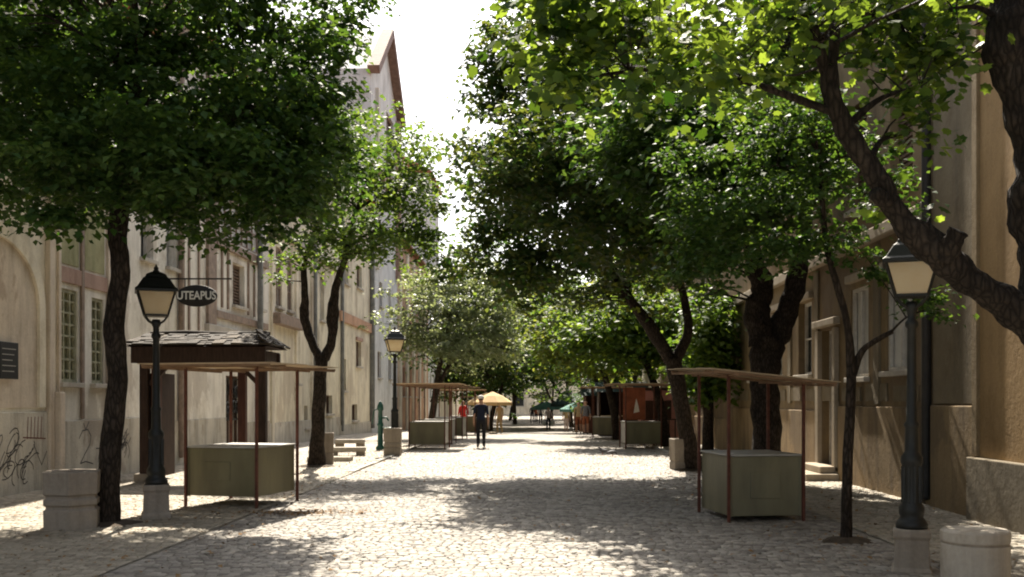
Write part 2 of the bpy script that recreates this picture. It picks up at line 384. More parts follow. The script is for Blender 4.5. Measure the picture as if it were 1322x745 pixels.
# ------------------------------------------------------------------ buildings
def opening(u0, u1, v0, v1, kind='pane', frame='framew', cols=2, rows=2, sill=True, hood=None, recess=.16):
    return dict(u0=u0, u1=u1, v0=v0, v1=v1, kind=kind, frame=frame, cols=cols, rows=rows, sill=sill, hood=hood, recess=recess)
def building(label, side, Y0, Y1, H, wallm, ops, cat='building', depth=8, roof=True, gable=None, group=None, xoff=0.0):
    x0 = (XL if side < 0 else XR) + xoff; n = 1 if side < 0 else -1
    b = thing('building', label, cat, (x0, Y0, 0), group=group)
    P = lambda u, v, d: (n * d, u - Y0, v)
    zb = -.9
    us = sorted({Y0, Y1} | {o[k] for o in ops for k in ('u0', 'u1')}); vs = sorted({zb, H} | {o[k] for o in ops for k in ('v0', 'v1')})
    mb = MB()
    for i in range(len(us) - 1):
        for j in range(len(vs) - 1):
            uc, vc = (us[i] + us[i+1]) / 2, (vs[j] + vs[j+1]) / 2
            if any(o['u0'] < uc < o['u1'] and o['v0'] < vc < o['v1'] for o in ops): continue
            mb.add([P(us[i], vs[j], 0), P(us[i+1], vs[j], 0), P(us[i+1], vs[j+1], 0), P(us[i], vs[j+1], 0)], [(0, 1, 2, 3)])
    for o in ops:
        a = [(o['u0'], o['v0']), (o['u1'], o['v0']), (o['u1'], o['v1']), (o['u0'], o['v1'])]
        for k in range(4):
            p, q = a[k], a[(k+1) % 4]
            mb.add([P(*p, 0), P(*q, 0), P(*q, -.34), P(*p, -.34)], [(0, 1, 2, 3)])
    for u in (Y0 + .003, Y1 - .003):
        mb.add([P(u, zb, 0), P(u, zb, -depth), P(u, H, -depth), P(u, H, 0)], [(0, 1, 2, 3)])
    mb.add([P(Y0, zb, -depth), P(Y1, zb, -depth), P(Y1, H, -depth), P(Y0, H, -depth)], [(0, 1, 2, 3)])
    mb.add([P(Y0, H, 0), P(Y1, H, 0), P(Y1, H, -depth), P(Y0, H, -depth)], [(0, 1, 2, 3)])
    if gable:
        ua, va = gable
        mb.add([P(Y0, H, -.001), P(Y1, H, -.001), P(ua, va, -.001)], [(0, 1, 2)])
        mb.add([P(Y0, H, -depth), P(Y1, H, -depth), P(ua, va, -depth)], [(0, 1, 2)])
        mb.add([P(Y0, H, 0), P(ua, va, 0), P(ua, va, -depth), P(Y0, H, -depth)], [(0, 1, 2, 3)])
        mb.add([P(Y1, H, 0), P(ua, va, 0), P(ua, va, -depth), P(Y1, H, -depth)], [(0, 1, 2, 3)])
    mb.build('wall', M[wallm], b)
    if roof and not gable:
        r = MB(); vs_ = [P(Y0, H, .4), P(Y1, H, .4), P(Y1, H + .14, .4), P(Y0, H + .14, .4), P(Y1, H + 2.6, -depth/2), P(Y0, H + 2.6, -depth/2), P(Y1, H + .14, -depth - .3), P(Y0, H + .14, -depth - .3), P(Y1, H, -depth - .3), P(Y0, H, -depth - .3)]
        vs_ = [(x, y, z + .004) for x, y, z in vs_]
        r.add(vs_, [(0, 1, 2, 3), (3, 2, 4, 5), (5, 4, 6, 7), (7, 6, 8, 9), (9, 8, 1, 0), (0, 3, 5, 7, 9), (1, 8, 6, 4, 2)]); r.build('roof', M['tile'], b)
    def bx(u0, u1, v0, v1, d0, d1, name, m, par=b, bev=0.0):
        x = sorted((n * d0, n * d1)); return MB().box(x[0], x[1], u0 - Y0, u1 - Y0, v0, v1).build(name, M[m], par, bevel=bev)
    for o in ops:
        u0, u1, v0, v1, rc = o['u0'], o['u1'], o['v0'], o['v1'], o['recess']
        f = MB(); t = .07; fd = sorted((n * -rc, n * (-rc - .07)))
        def fb(a0, a1, b0, b1, dd=0): f.box(fd[0] + dd, fd[1] - dd, a0 - Y0, a1 - Y0, b0, b1)
        fb(u0, u0 + t, v0, v1); fb(u1 - t, u1, v0, v1); fb(u0 + t, u1 - t, v0, v0 + t); fb(u0 + t, u1 - t, v1 - t, v1)
        for c in range(1, o['cols']):
            uu = u0 + (u1 - u0) * c / o['cols']; fb(uu - .025, uu + .025, v0 + t, v1 - t, .008)
        for c in range(1, o['rows']):
            vv = v0 + (v1 - v0) * c / o['rows']; fb(u0 + t, u1 - t, vv - .02, vv + .02, .012)
        nm = 'door' if o['kind'] in ('doorleaf', 'grilledoor') else 'window'
        win = f.build(nm, M[o['frame']], b)
        km = {'pane': 'pane', 'blind': 'blind', 'shutter': 'shutter', 'green': 'panegreen', 'doorleaf': 'frameb', 'grilledoor': 'trim'}[o['kind']]
        bx(u0 + .01, u1 - .01, v0 + .01, v1 - .01, -rc - .085, -rc - .11, 'door_leaf' if nm == 'door' else ('pane' if o['kind'] in ('pane', 'green') else o['kind']), km, win)
        if o['kind'] == 'shutter':
            sl = MB(); k = 0; vv = v0 + t + .05
            while vv < v1 - t: sl.box(*sorted((n * (-rc + .01), n * (-rc - .05))), u0 + t - Y0, u1 - t - Y0, vv, vv + .05); vv += .1
            sl.build('louvre', M['shutter'], win)['kind'] = 'stuff'
        if o['kind'] == 'grilledoor':
            g = MB(); vm = v0 + (v1 - v0) * .42
            for k in range(9):
                uu = u0 + .1 + (u1 - u0 - .2) * k / 8; g.box(*sorted((n * (-rc + .03), n * (-rc + .012))), uu - .012 - Y0, uu + .012 - Y0, vm, v1 - .1)
            for k in range(4):
                vv = vm + (v1 - .1 - vm) * k / 3; g.box(*sorted((n * (-rc + .05), n * (-rc + .031))), u0 + .08 - Y0, u1 - .08 - Y0, vv - .03, vv + .03)
            for k in range(7):
                c0 = Vector(P(u0 + .25 + (u1 - u0 - .5) * random.random(), vm + .2 + (v1 - vm - .5) * random.random(), -rc + .06)); pts = []
                for q in range(9): pts.append(c0 + Vector((0, math.cos(q * .8) * .16, math.sin(q * .8) * .19)))
                g.tube(pts, [.03] * 9, 5)
            g.build('iron_grille', M['grille'], win)
        if o['sill']: bx(u0 - .08, u1 + .08, v0 - .1, v0 - .003, -.1, .12, 'sill', 'trim', win, .01)
        if o['hood']: bx(u0 - .1, u1 + .1, v1 + .02, v1 + .2, -.02, .1, 'lintel', o['hood'], win, .01)
    b['_'] = 0; del b['_']
    return b, bx, P
W = opening

# --- left side, near to far
b, bx, P = building('pink-grey plastered house with a blind arch and a graffiti dado at the left edge', -1, 4, 19.98, 10.2, 'w_cream',
    [W(11, 12.2, 2.2, 4.4), W(7, 8.2, 2.2, 4.4)], 'house')
bx(4, 19.55, -.8, 1.52, -.01, .05, 'plinth', 'dado', bev=.012)
arch = MB(); n_ = 18; ca, ra = 17.7, 1.5                    # blind arch: raised surround and pink infill
ins = [(ca - ra, 1.6)] + [(ca - ra * math.cos(math.pi * k / n_), 3.5 + 1.15 * math.sin(math.pi * k / n_)) for k in range(n_ + 1)] + [(ca + ra, 1.6)]
arch.add([P(u, v, .012) for u, v in ins], [tuple(range(len(ins)))]); arch.build('blind_arch_panel', M['w_pinkish'], b)
sr = MB()
for k in range(len(ins) - 1):
    (u0, v0), (u1, v1) = ins[k], ins[k+1]
    f0 = 1.16; e = lambda u, v: (ca + (u - ca) * f0, v if v < 3 else 3.5 + (v - 3.5) * 1.2)
    a, c = e(u0, v0), e(u1, v1)
    sr.add([P(u0, v0, .01), P(u1, v1, .01), P(*c, .01), P(*a, .01), P(u0, v0, .07), P(u1, v1, .07), P(*c, .07), P(*a, .07)],
           [(4, 5, 6, 7), (0, 1, 5, 4), (2, 3, 7, 6), (1, 2, 6, 5), (3, 0, 4, 7)])
sr.build('arch_surround', M['w_cream'], b)
bx(19.55, 19.75, -.5, 10.1, -.01, .1, 'pilaster', 'w_pinkish', bev=.015); 
bx(19.76, 19.97, -.5, 1.9, .0, .2, 'buttress', 'w_pinkish', bev=.02)
pl = thing('wall_plaque', 'small black plaque fixed to the pink-grey wall at the left edge', 'plaque', (XL + .075, 18.02, 2.45))
MB().box(0, .03, -.32, .32, -.33, .33).build('board', M['black'], pl, bevel=.008)
for k in range(5): MB().box(.031, .034, -.25, .22 - .06 * (k % 3), .2 - k * .1, .215 - k * .1).build('lettering_line', M['greytop'], pl)

b, bx, P = building('cream house with narrow dirty green windows and a brick-red band behind the left trunk', -1, 19.98, 25.4, 10.6, 'w_white',
    [W(20.12, 20.95, 2.1, 4.0, 'green', 'frameg', 3, 8, recess=.03), W(21.6, 22.2, 2.1, 3.95, 'green', 'frameg', 2, 8, recess=.03),
     W(24.3, 25.1, 5.2, 7.2), W(20.8, 21.6, 6.2, 8.2), W(22.4, 23.2, 6.2, 8.2)], 'house')
bx(20.0, 25.39, -.8, 1.32, -.01, .05, 'plinth', 'dado', bev=.012)
bx(20.02, 22.3, 4.12, 4.44, -.01, .05, 'band', 'pinktrim', bev=.01)
for u in (20.0, 22.32): bx(u, u + .1, 1.34, 9.8, -.01, .06, 'pilaster', 'w_pinkish')
bx(20.15, 20.95, 4.5, 6.0, -.01, .02, 'stained_panel', 'greenstain'); bx(21.25, 22.2, 4.5, 6.0, -.01, .02, 'stained_panel', 'greenstain')
bx(21.02, 21.16, 1.35, 10.2, .01, .06, 'timber_strip', 'browntrim', bev=.02)

b, bx, P = building('chalky white house with brown timber pilasters and a high many-paned window', -1, 25.4, 36.0, 12.0, 'w_white',
    [W(29.95, 35.3, 6.72, 8.7, 'blind', 'browntrim', 9, 3, False, recess=.04), W(31.7, 33.0, 4.75, 6.1, 'shutter', 'browntrim', 2, 1), W(26.0, 26.7, 5.2, 7.0),
     W(31.0, 32.7, .12, 2.5, 'grilledoor', 'frameb', 2, 1, False), W(34.6, 35.3, 4.9, 6.6)], 'house')
bx(25.4, 30.9, -.8, 1.2, -.01, .04, 'plinth', 'dado', bev=.012); bx(32.8, 35.99, -.8, 1.0, -.01, .04, 'plinth', 'dado', bev=.012)
bx(29.1, 29.85, 3.4, 11.5, -.01, .09, 'pilaster', 'browntrim', bev=.01)
for u in (30.5, 31.1, 33.3, 34.0): bx(u, u + .12, 4.55, 6.3, -.01, .05, 'timber_strip', 'browntrim')
bx(29.86, 35.6, 6.35, 6.62, -.01, .12, 'cornice', 'browntrim', bev=.01); bx(29.86, 35.6, 4.2, 4.42, -.01, .1, 'cornice', 'browntrim', bev=.01)
bx(29.0, 35.6, 3.7, 3.95, -.01, .14, 'cornice', 'trim', bev=.02)
bx(26.75, 26.95, .2, 11.8, .02, .16, 'downpipe', 'browntrim', bev=.05); bx(34.0, 34.2, .2, 11.8, .13, .3, 'downpipe', 'pipe', bev=.05)
for u in (27.6, 28.4): bx(u, u + .1, 3.0, 8.5, -.01, .04, 'timber_strip', 'browntrim')

b, bx, P = building('long cream house with a timber bay and small basement windows behind the forked tree', -1, 36.0, 49.0, 12.5, 'w_yellow',
    [W(37.0, 37.9, 5.2, 7.4, 'blind', 'browntrim', 2, 3, recess=.05), W(38.7, 39.5, 5.2, 7.4, 'blind', 'browntrim', 2, 3, recess=.05), W(41.2, 42.0, 5.5, 7.3), W(44.6, 45.5, 5.3, 7.2),
     W(40.0, 40.7, 2.4, 4.3, 'shutter'), W(43.5, 44.4, 2.3, 4.2), W(45.9, 47.3, 1.1, 1.95, 'pane', 'frameb', 3, 1), W(41.5, 42.2, .6, 1.5, 'pane', 'frameb')], 'house')
bx(36.3, 40.2, 4.5, 4.9, -.01, .35, 'cornice', 'browntrim', bev=.02); bx(36.1, 48.9, 7.9, 8.15, -.01, .16, 'cornice', 'trim', bev=.02)
for u in (36.2, 39.9, 42.7): bx(u, u + .35, .1, 12, -.01, .08, 'pilaster', 'w_cream', bev=.01)
bx(36.01, 48.99, -.8, .9, -.01, .05, 'plinth', 'dado', bev=.012); bx(43.0, 43.2, .2, 12.2, .06, .2, 'downpipe', 'pipe', bev=.05)
b, bx, P = building('cream yellow house with brown framed windows and a pink lintel beyond the forked tree', -1, 49.0, 58.5, 13, 'w_yellow',
    [W(49.6, 50.8, 2.2, 3.8, 'pane', 'frameb'), W(53.6, 55.2, 3.55, 4.9, 'shutter', 'frameb', hood='pinktrim'), W(53.8, 55.4, 7.8, 9.0, 'shutter', 'frameb'),
     W(52.4, 54.0, .65, 1.5, 'pane', 'frameb', 3, 1), W(50.2, 51.5, 7.6, 9.0, 'pane')], 'house')
bx(49.01, 58.49, 5.6, 6.1, -.01, .12, 'band', 'w_orange', bev=.01); bx(49.3, 49.5, .2, 12.8, .02, .16, 'downpipe', 'pipe', bev=.05)
bx(49.01, 58.4, -.8, .5, -.01, .06, 'plinth', 'dado'); bx(58.1, 58.4, .1, 12.8, .02, .26, 'downpipe', 'pipe', bev=.05)
b, bx, P = building('very tall white gabled house with brick-red verge boards rising over the trees', -1, 58.5, 69.8, 21.0, 'w_pale',
    [W(61.7, 62.9, 7.5, 9.0, 'shutter', 'frameb'), W(61.0, 62.5, 3.1, 4.7, 'shutter', 'frameb'), W(65.5, 66.8, 3.1, 4.7, 'shutter', 'frameb'), W(65.6, 66.8, 7.5, 9.0), W(64.6, 67.8, 16.4, 20.3, 'pane', 'pinktrim', 2, 3)], 'house', gable=(64.1, 25.0))
for u0, v0, u1, v1 in ((58.2, 20.85, 64.1, 25.1), (70.1, 20.85, 64.1, 25.1)):
    mb = MB(); mb.bar(P(u0, v0, .2), P(u1, v1, .2), .7, .5); mb.build('verge_board', M['frameb2'], b)
bx(68.9, 69.75, 10, 20.8, -.01, .3, 'pilaster', 'pinktrim'); bx(58.6, 69.8, 15.2, 15.7, -.01, .3, 'cornice', 'pinktrim'); bx(60.2, 60.8, 9.6, 20.4, -.01, .2, 'pilaster', 'w_white')
b, bx, P = building('salmon house with pilasters behind the far left lamp and its stalls', -1, 69.8, 90, 13, 'w_orange',
    [W(72.6 + 3.4 * k, 74 + 3.4 * k, v, v + 2.1, 'pane', 'frameb') for k in range(5) for v in (2.0, 6.4)], 'house')
for k in range(5): bx(70.2 + 4 * k, 71.2 + 4 * k, -.6, 12.6, -.01, .15, 'pilaster', 'w_cream')
b, bx, P = building('pale grey high house at the far left above the tree tops', -1, 90, 100, 22, 'w_pale',
    [W(91.5 + 3 * k, 92.8 + 3 * k, v, v + 2.1) for k in range(3) for v in (2.0, 6.4, 10.8, 15)], 'house')
b, bx, P = building('low cream house last in the left row', -1, 100, 128, 11, 'w_cream',
    [W(102 + 4 * k, 103.4 + 4 * k, v, v + 2.1) for k in range(6) for v in (2.0, 6.4)], 'house')
# --- right side
b, bx, P = building('ochre rendered house with a grey plinth at the right edge', 1, 3, 14.6, 10.5, 'r_orange', [W(7, 8, 2.2, 4.2), W(4.4, 5.4, 2.2, 4.2)], 'house', xoff=-.12)
bx(3, 14.59, -.8, .92, -.01, .13, 'plinth', 'r_plinth', bev=.015)
bx(14.42, 14.59, .93, 10.4, -.01, .05, 'corner_strip', 'r_brown', bev=.012)
b, bx, P = building('grey-brown sooty house with white blinds, a stepped doorway and a dark drainpipe', 1, 14.6, 33.5, 11.5, 'r_brown',
    [W(17.3, 18.6, 2.27, 4.1, 'blind', 'framew', 2, 1, recess=.04), W(19.6, 20.7, 2.2, 4.0, 'blind', 'framew', 2, 1, recess=.04), W(21.75, 22.75, .25, 3.3, 'doorleaf', 'framew', 2, 2, False),
     W(23.6, 24.8, 2.35, 4.1, 'pane', 'framew', 2, 2), W(26.4, 27.4, 2.35, 4.1, 'pane', 'framew', 2, 2), W(29.2, 30.2, 2.35, 4.1, 'blind', 'framew', 2, 1),
     W(17.3, 18.4, 5.6, 7.7, 'shutter', 'frameb', 2, 1), W(19.7, 20.7, 5.6, 7.7, 'shutter', 'frameb', 2, 1), W(23.5, 24.7, 5.6, 7.7, 'pane'), W(26.4, 27.5, 5.6, 7.7, 'shutter', 'frameb'), W(29.2, 30.3, 5.6, 7.7, 'pane'),
     W(24.0, 24.9, .5, 1.05, 'pane', 'frameb', 3, 1, False), W(27.2, 28.1, .5, 1.05, 'pane', 'frameb', 3, 1, False), W(19.9, 20.8, .55, .85, 'pane', 'frameb', 3, 1, False)], 'house')
bx(14.61, 16.25, 1.68, 11.4, -.01, .07, 'corner_pilaster', 'r_grey', bev=.015)
bx(14.605, 16.3, -.8, 1.66, -.01, .1, 'plinth', 'r_dado', bev=.02)
bx(16.75, 21.4, -.8, 1.62, -.01, .06, 'plinth', 'r_dado', bev=.02); bx(23.1, 33.4, -.8, 1.5, -.01, .06, 'plinth', 'r_dado', bev=.02)
bx(16.42, 16.56, .1, 11.3, .01, .16, 'downpipe', 'pipeb', bev=.06)
bx(16.72, 33.4, 4.75, 5.0, -.01, .16, 'cornice', 'rtrim', bev=.03); bx(16.3, 33.4, 10.8, 11.2, -.01, .3, 'cornice', 'r_grey', bev=.03)
bx(16.65, 16.8, 1.7, 4.7, -.01, .05, 'pilaster', 'r_grey')
for u in (18.9, 22.95, 25.4, 28.2): bx(u, u + .3, 1.66, 4.7, -.01, .05, 'pilaster', 'r_grey', bev=.01)
for u0, u1 in ((17.4, 18.5), (19.6, 20.6), (23.6, 24.8), (26.4, 27.4)): bx(u0 - .14, u1 + .14, 4.12, 4.28, -.01, .12, 'lintel', 'rtrim', bev=.015)
for u in (21.5, 22.77): bx(u, u + .22, .2, 3.3, -.01, .1, 'door_post', 'rtrim', bev=.02)
bx(21.4, 23.1, 3.36, 3.52, -.01, .15, 'door_hood', 'rtrim', bev=.02)
bx(21.3, 23.2, -.3, .17, -.01, .75, 'doorstep', 'rtrim', bev=.02); bx(21.5, 23.0, .17, .32, -.01, .4, 'doorstep', 'rtrim', bev=.02)
for k in range(11): bx(17.0 + k * 1.5, 18.2 + k * 1.5, 1.72, 2.05 if k % 2 else 2.0, -.01, .022 + .006 * (k % 3), 'repair_patch', 'r_grey')
b, bx, P = building('brown house with an iron railed balcony beyond the thick forked tree', 1, 33.5, 52, 12, 'r_brown',
    [W(35.0 + 3.2 * k, 36.1 + 3.2 * k, v, v + 2, 'pane' if k % 2 else 'blind') for k in range(5) for v in (1.9, 5.3, 8.6)], 'house')
bx(33.51, 51.9, -.8, 1.1, -.01, .06, 'plinth', 'r_dado', bev=.02); bx(33.51, 51.9, 4.3, 4.55, -.01, .16, 'cornice', 'trim', bev=.02)
bx(34.4, 37.6, 4.56, 4.72, -.01, .95, 'balcony_floor', 'trim', bev=.02)
rail = MB()
for k in range(15): rail.bar(P(34.45 + k * .22, 4.72, .9), P(34.45 + k * .22, 5.7, .9), .025)
for k in range(5):
    for u in (34.45, 37.55): rail.bar(P(u, 4.72, .1 + k * .18), P(u, 5.7, .1 + k * .18), .025)
rail.bar(P(34.4, 5.72, .9), P(37.6, 5.72, .9), .05); rail.bar(P(34.45, 5.72, 0), P(34.45, 5.72, .87), .05); rail.bar(P(37.55, 5.72, 0), P(37.55, 5.72, .87), .05)
rail.build('balcony_railing', M['pipe'], b)
for u in (34.7, 37.3): bx(u - .08, u + .08, 4.1, 4.555, -.01, .6, 'bracket', 'trim', bev=.02)
b, bx, P = building('cream house further down the right row behind the trees', 1, 52, 78, 12.5, 'w_cream',
    [W(54 + 3.5 * k, 55.2 + 3.5 * k, v, v + 2.1) for k in range(6) for v in (2.0, 6.4)], 'house')
b, bx, P = building('grey house last in the right row', 1, 78, 128, 12, 'w_white',
    [W(80 + 4 * k, 81.4 + 4 * k, v, v + 2.1) for k in range(10) for v in (2.0, 6.4)], 'house')
# house closing the street
b = thing('building', 'pale house with dark windows closing the far end of the street', 'house', (0, 150, -.5))
MB().box(-24, 26, 0, 8, -1, 13).build('wall', M['w_cream'], b)
MB().add([(-24.5, -.5, 13.01), (26.5, -.5, 13.01), (26.5, 4, 16), (-24.5, 4, 16), (-24.5, 8.5, 13.01), (26.5, 8.5, 13.01)], [(0, 1, 2, 3), (3, 2, 5, 4), (0, 3, 4), (1, 5, 2), (0, 4, 5, 1)]).build('roof', M['tile'], b)
for k in range(12):
    for v in (1.2, 5, 9):
        x = -21 + k * 3.6
        wn = MB().box(x, x + 1.5, -.06, -.003, v, v + 2.3).build('window', M['framew'], b); MB().box(x + .12, x + 1.38, -.1, -.061, v + .12, v + 2.18).build('pane', M['pane'], wn)

# graffiti on the dado (flat paint strokes)
def strokes(label, x, paths, wd, mat):
    u_, v_ = paths[0][0]; t = thing('graffiti', label, 'graffiti', (x, u_, v_))
    for pth in paths:
        mb = MB()
        for (u0, v0), (u1, v1) in zip(pth[:-1], pth[1:]):
            d = Vector((u1 - u0, v1 - v0)); L = max(d.length, 1e-4); nn = Vector((-d.y, d.x)) / L * wd / 2; d = d / L * wd * .3
            mb.add([(0, a - u_, c - v_) for a, c in ((u0 - d.x + nn.x, v0 - d.y + nn.y), (u1 + d.x + nn.x, v1 + d.y + nn.y), (u1 + d.x - nn.x, v1 + d.y - nn.y), (u0 - d.x - nn.x, v0 - d.y - nn.y))], [(0, 1, 2, 3)])
        mb.build('stroke', mat, t)
rr = random.Random(5)
def scribble(u0, u1, v0, v1, n):
    out = []
    for i in range(n):
        cu, cv = rr.uniform(u0, u1), rr.uniform(v0, v1); a, r1, r2, ph = rr.uniform(0, 3), rr.uniform(.1, .3), rr.uniform(.08, .25), rr.uniform(0, 6)
        out.append([(cu + r1 * math.cos(q * .45 + ph) + q * .012, cv + r2 * math.sin(q * .45 * rr.choice((1, 1, 1.05)) + ph + a)) for q in range(rr.randint(5, 12))])
    return out
strokes('black scribbled graffiti tag on the dado at the left edge', XL + .0535, scribble(16.9, 18.9, .35, 1.15, 26) + [[(19.0, .9), (19.3, .5), (19.5, .75)]], .02, M['graff'])
two = [(20.9, .95), (21.05, 1.1), (21.3, 1.12), (21.45, .98), (21.4, .8), (21.15, .6), (20.95, .42), (21.2, .45), (21.55, .38)]
strokes('black graffiti reading like a large 2 and zigzags on the dado behind the planter', XL + .0535, [two, [(21.8, .4), (22.0, 1.0), (22.2, .4)], [(21.7, .7), (22.5, .66)], [(22.4, .4), (22.4, 1.0), (22.75, .45), (22.75, 1.0)], [(23.0, .4), (23.1, .95), (23.35, .6), (23.2, .42)], [(21.1, 1.25), (21.2, 1.12), (21.35, 1.28)]] + scribble(21.8, 23.4, .4, .9, 9), .026, M['graff'])
strokes('dark red comb-shaped graffiti mark above the black scribble', XL + .0565, [[(18.75 + k * .13, 1.02), (18.75 + k * .13 + .03, 1.42)] for k in range(5)] + [[(18.6, 1.05), (19.45, 1.0)]], .025, M['graffred'])

# ------------------------------------------------------------------ trees
LEAF = np.array([[0, 0, 0], [-.38, .42, .10], [0, .48, 0], [.38, .42, .10], [0, 1, -.12]])
LEAFF = np.array([[0, 2, 1], [0, 3, 2], [1, 2, 4], [2, 3, 4]])
ang = [(-90, .32), (-62, .46), (-34, .40), (-8, .56), (18, .45), (46, .62), (70, .48), (90, .72)]
ML = [(0, 0, 0)] + [(r * math.cos(R(a)), r * math.sin(R(a)), .04 - .18 * r * r) for a, r in ang]
ML += [(-x, y, z) for x, y, z in ML[2:8]][::-1]
MAPLE = np.array(ML); MAPLE[:, 1] += .3
MAPLEF = np.array([[0, i, i % (len(ML) - 1) + 1] for i in range(1, len(ML))])

def leaf_cloud(C, nper, size, spread, flat, tilt, tpl, tplf, szvar=.3, droop=.15):
    """leaf transforms round cluster centres C -> verts (n,k,3)"""
    nC = len(C); n = nC * nper
    c = np.repeat(C, nper, 0)
    d = rng.normal(0, 1, (n, 3)); rad = np.abs(rng.normal(0, 1, (n, 1))) ** .6
    d = d / np.linalg.norm(d, axis=1, keepdims=True) * rad
    sp = np.repeat(rng.uniform(.55, 1.45, nC), nper)[:, None] * spread
    off = d * sp * np.array([1, 1, flat])
    off[:, 2] -= droop * (off[:, 0] ** 2 + off[:, 1] ** 2) / spread
    pos = c + off
    nrm = np.stack([rng.normal(0, tilt, n), rng.normal(0, tilt, n), np.ones(n)], -1) + off / spread * .35
    nrm /= np.linalg.norm(nrm, axis=1, keepdims=True)
    a = rng.uniform(0, 2 * np.pi, n); t = np.stack([np.cos(a), np.sin(a), np.zeros(n)], -1) + off / spread * .5 + np.array([0, 0, -.45])
    t -= nrm * (t * nrm).sum(1, keepdims=True); t /= np.linalg.norm(t, axis=1, keepdims=True)
    s = np.cross(t, nrm); L = size * rng.uniform(1 - szvar, 1 + szvar, n)
    return pos, s, t, nrm, L
def leaf_mesh(name, tr, tpl, tplf, mat, loc):
    pos, s, t, nrm, L = tr; n = len(pos); k = len(tpl)
    V = pos[:, None] + L[:, None, None] * (tpl[None, :, 0, None] * s[:, None] + tpl[None, :, 1, None] * t[:, None] + tpl[None, :, 2, None] * nrm[:, None])
    V = V.reshape(-1, 3) - np.array(loc)
    Fa = (tplf[None] + k * np.arange(n)[:, None, None]).reshape(-1, 3)
    return npmesh(name, V, Fa, mat)
def smooth_path(pts, sub=5):
    P = [np.array(p, float) for p in pts]; out = []
    for i in range(len(P) - 1):
        p0, p1, p2, p3 = P[max(i-1, 0)], P[i], P[i+1], P[min(i+2, len(P)-1)]
        for k in range(sub):
            t = k / sub; out.append(.5 * ((2*p1) + (-p0+p2)*t + (2*p0-5*p1+4*p2-p3)*t*t + (-p0+3*p1-3*p2+p3)*t**3))
    out.append(P[-1]); return np.array(out)
def lobe(px, py, Y, rxp, rzp, ry=None):
    c = at(px, py, Y); rx = rxp * Y / F; return (np.array(c), np.array([rx, ry or rx * .9, rzp * Y / F]))
def tree(label, base, trunk, limbs, lobes, nclus, nper, leaf, spread, mat, bark='bark', flat=.42, tilt=.5, group='street trees', tpl='leaf', knob=.06, name='street_tree', shell=2.4, pick=0, brad=.13):
    """trunk/limbs: lists of (x,y,z,r) in world space; lobes: crown ellipsoids"""
    base = Vector(base); root = thing(name, label, 'tree', base, group=group)
    B = np.array(base)
    nodes = []
    def grow(pts, nm, sides, sd):
        p = smooth_path(pts, 6); mb = MB(); mb.tube([tuple(q[:3] - B) for q in p], [float(q[3]) for q in p], sides, knob, sd)
        nodes.extend(list(p[len(p)//3:])); return mb.build(nm, M[bark], root, True)
    flare = [(trunk[0][0], trunk[0][1], trunk[0][2] - .25, trunk[0][3] * 1.32), (trunk[0][0], trunk[0][1], trunk[0][2] + .06, trunk[0][3] * 1.14)]
    grow(flare + list(trunk)[1:] if len(trunk) > 1 else flare, 'trunk', 14, 1)
    if base[1] < 32 and base[0] < 4.1:
        sp = MB(); k_ = 18; rr_ = [trunk[0][3] * 1.6 + .3 * random.uniform(.55, 1.1) for _ in range(k_)]
        for q in range(k_):
            a0, a1 = 2 * math.pi * q / k_, 2 * math.pi * (q + 1) / k_; r0_, r1_ = rr_[q], rr_[(q + 1) % k_]
            sp.add([(0, 0, .07), (r0_ * .6 * math.cos(a0), r0_ * .6 * math.sin(a0), .045), (r1_ * .6 * math.cos(a1), r1_ * .6 * math.sin(a1), .045), (r1_ * math.cos(a1), r1_ * math.sin(a1), .002), (r0_ * math.cos(a0), r0_ * math.sin(a0), .002)], [(0, 1, 2), (1, 4, 3, 2)])
        sp.build('soil_mound', M['soil'], root, True)
    nodes[:] = nodes[-4:]
    for i, l in enumerate(limbs): grow(l, 'limb', 12, i + 2)
    fork = np.array(trunk[-1])
    for i, (c, r) in enumerate(lobes):                      # a limb into each part of the crown
        N = np.array(nodes); dd = np.linalg.norm(N[:, :3] - c, axis=1) + np.maximum(0, N[:, 2] - c[2]) * 2; k = int(np.argmin(dd))
        s = N[k]; r0 = min(s[3] * .7, brad); L = np.linalg.norm(c - s[:3])
        if L < .5: continue
        e = c + r * np.array([.2, .2, .35]); mid = (s[:3] + e) / 2 + np.array([random.uniform(-.1, .1) * L, random.uniform(-.1, .1) * L, .12 * L])
        p = smooth_path([(*s[:3], r0), (*mid, r0 * .65), (*e, r0 * .25)], 6); mb = MB(); mb.tube([tuple(q[:3] - B) for q in p], [float(q[3]) for q in p], 8, knob, i + 30)
        nodes.extend(list(p[3:])); mb.build('branch', M[bark], root, True)
    wts = np.array([np.prod(r) ** .67 for c, r in lobes]); wts /= wts.sum()
    cnt = rng.multinomial(nclus, wts); C = []
    for (c, r), k in zip(lobes, cnt):
        d = rng.normal(0, 1, (k, 3)); d /= np.linalg.norm(d, axis=1, keepdims=True)
        rad = rng.uniform(0.03, 1, (k, 1)) ** (1 / shell); out = rng.random((k, 1)) < .2
        rad = np.where(out, rng.uniform(1.0, 1.38, (k, 1)), rad * .97); q = c + d * r * rad
        q[:, 2] -= np.where(out[:, 0], .12 * np.abs(d[:, 0]) * r[0], 0)
        C.append(q)
    C = np.concatenate(C)
    N = np.array(nodes); tw = MB()
    for i, c in enumerate(C):
        dd = np.linalg.norm(N[:, :3] - c, axis=1) + np.maximum(0, N[:, 2] - c[2]) * .6; s = N[int(np.argmin(dd))]
        L = np.linalg.norm(c - s[:3])
        if L < .15: continue
        r0 = min(.035, s[3] * .6, .008 + L * .012); mid = (s[:3] + c) / 2 + rng.normal(0, .08 * L, 3) + np.array([0, 0, .1 * L])
        tw.tube([tuple(s[:3] - B), tuple(mid - B), tuple(c - B)], [r0, r0 * .7, r0 * .3], 4)
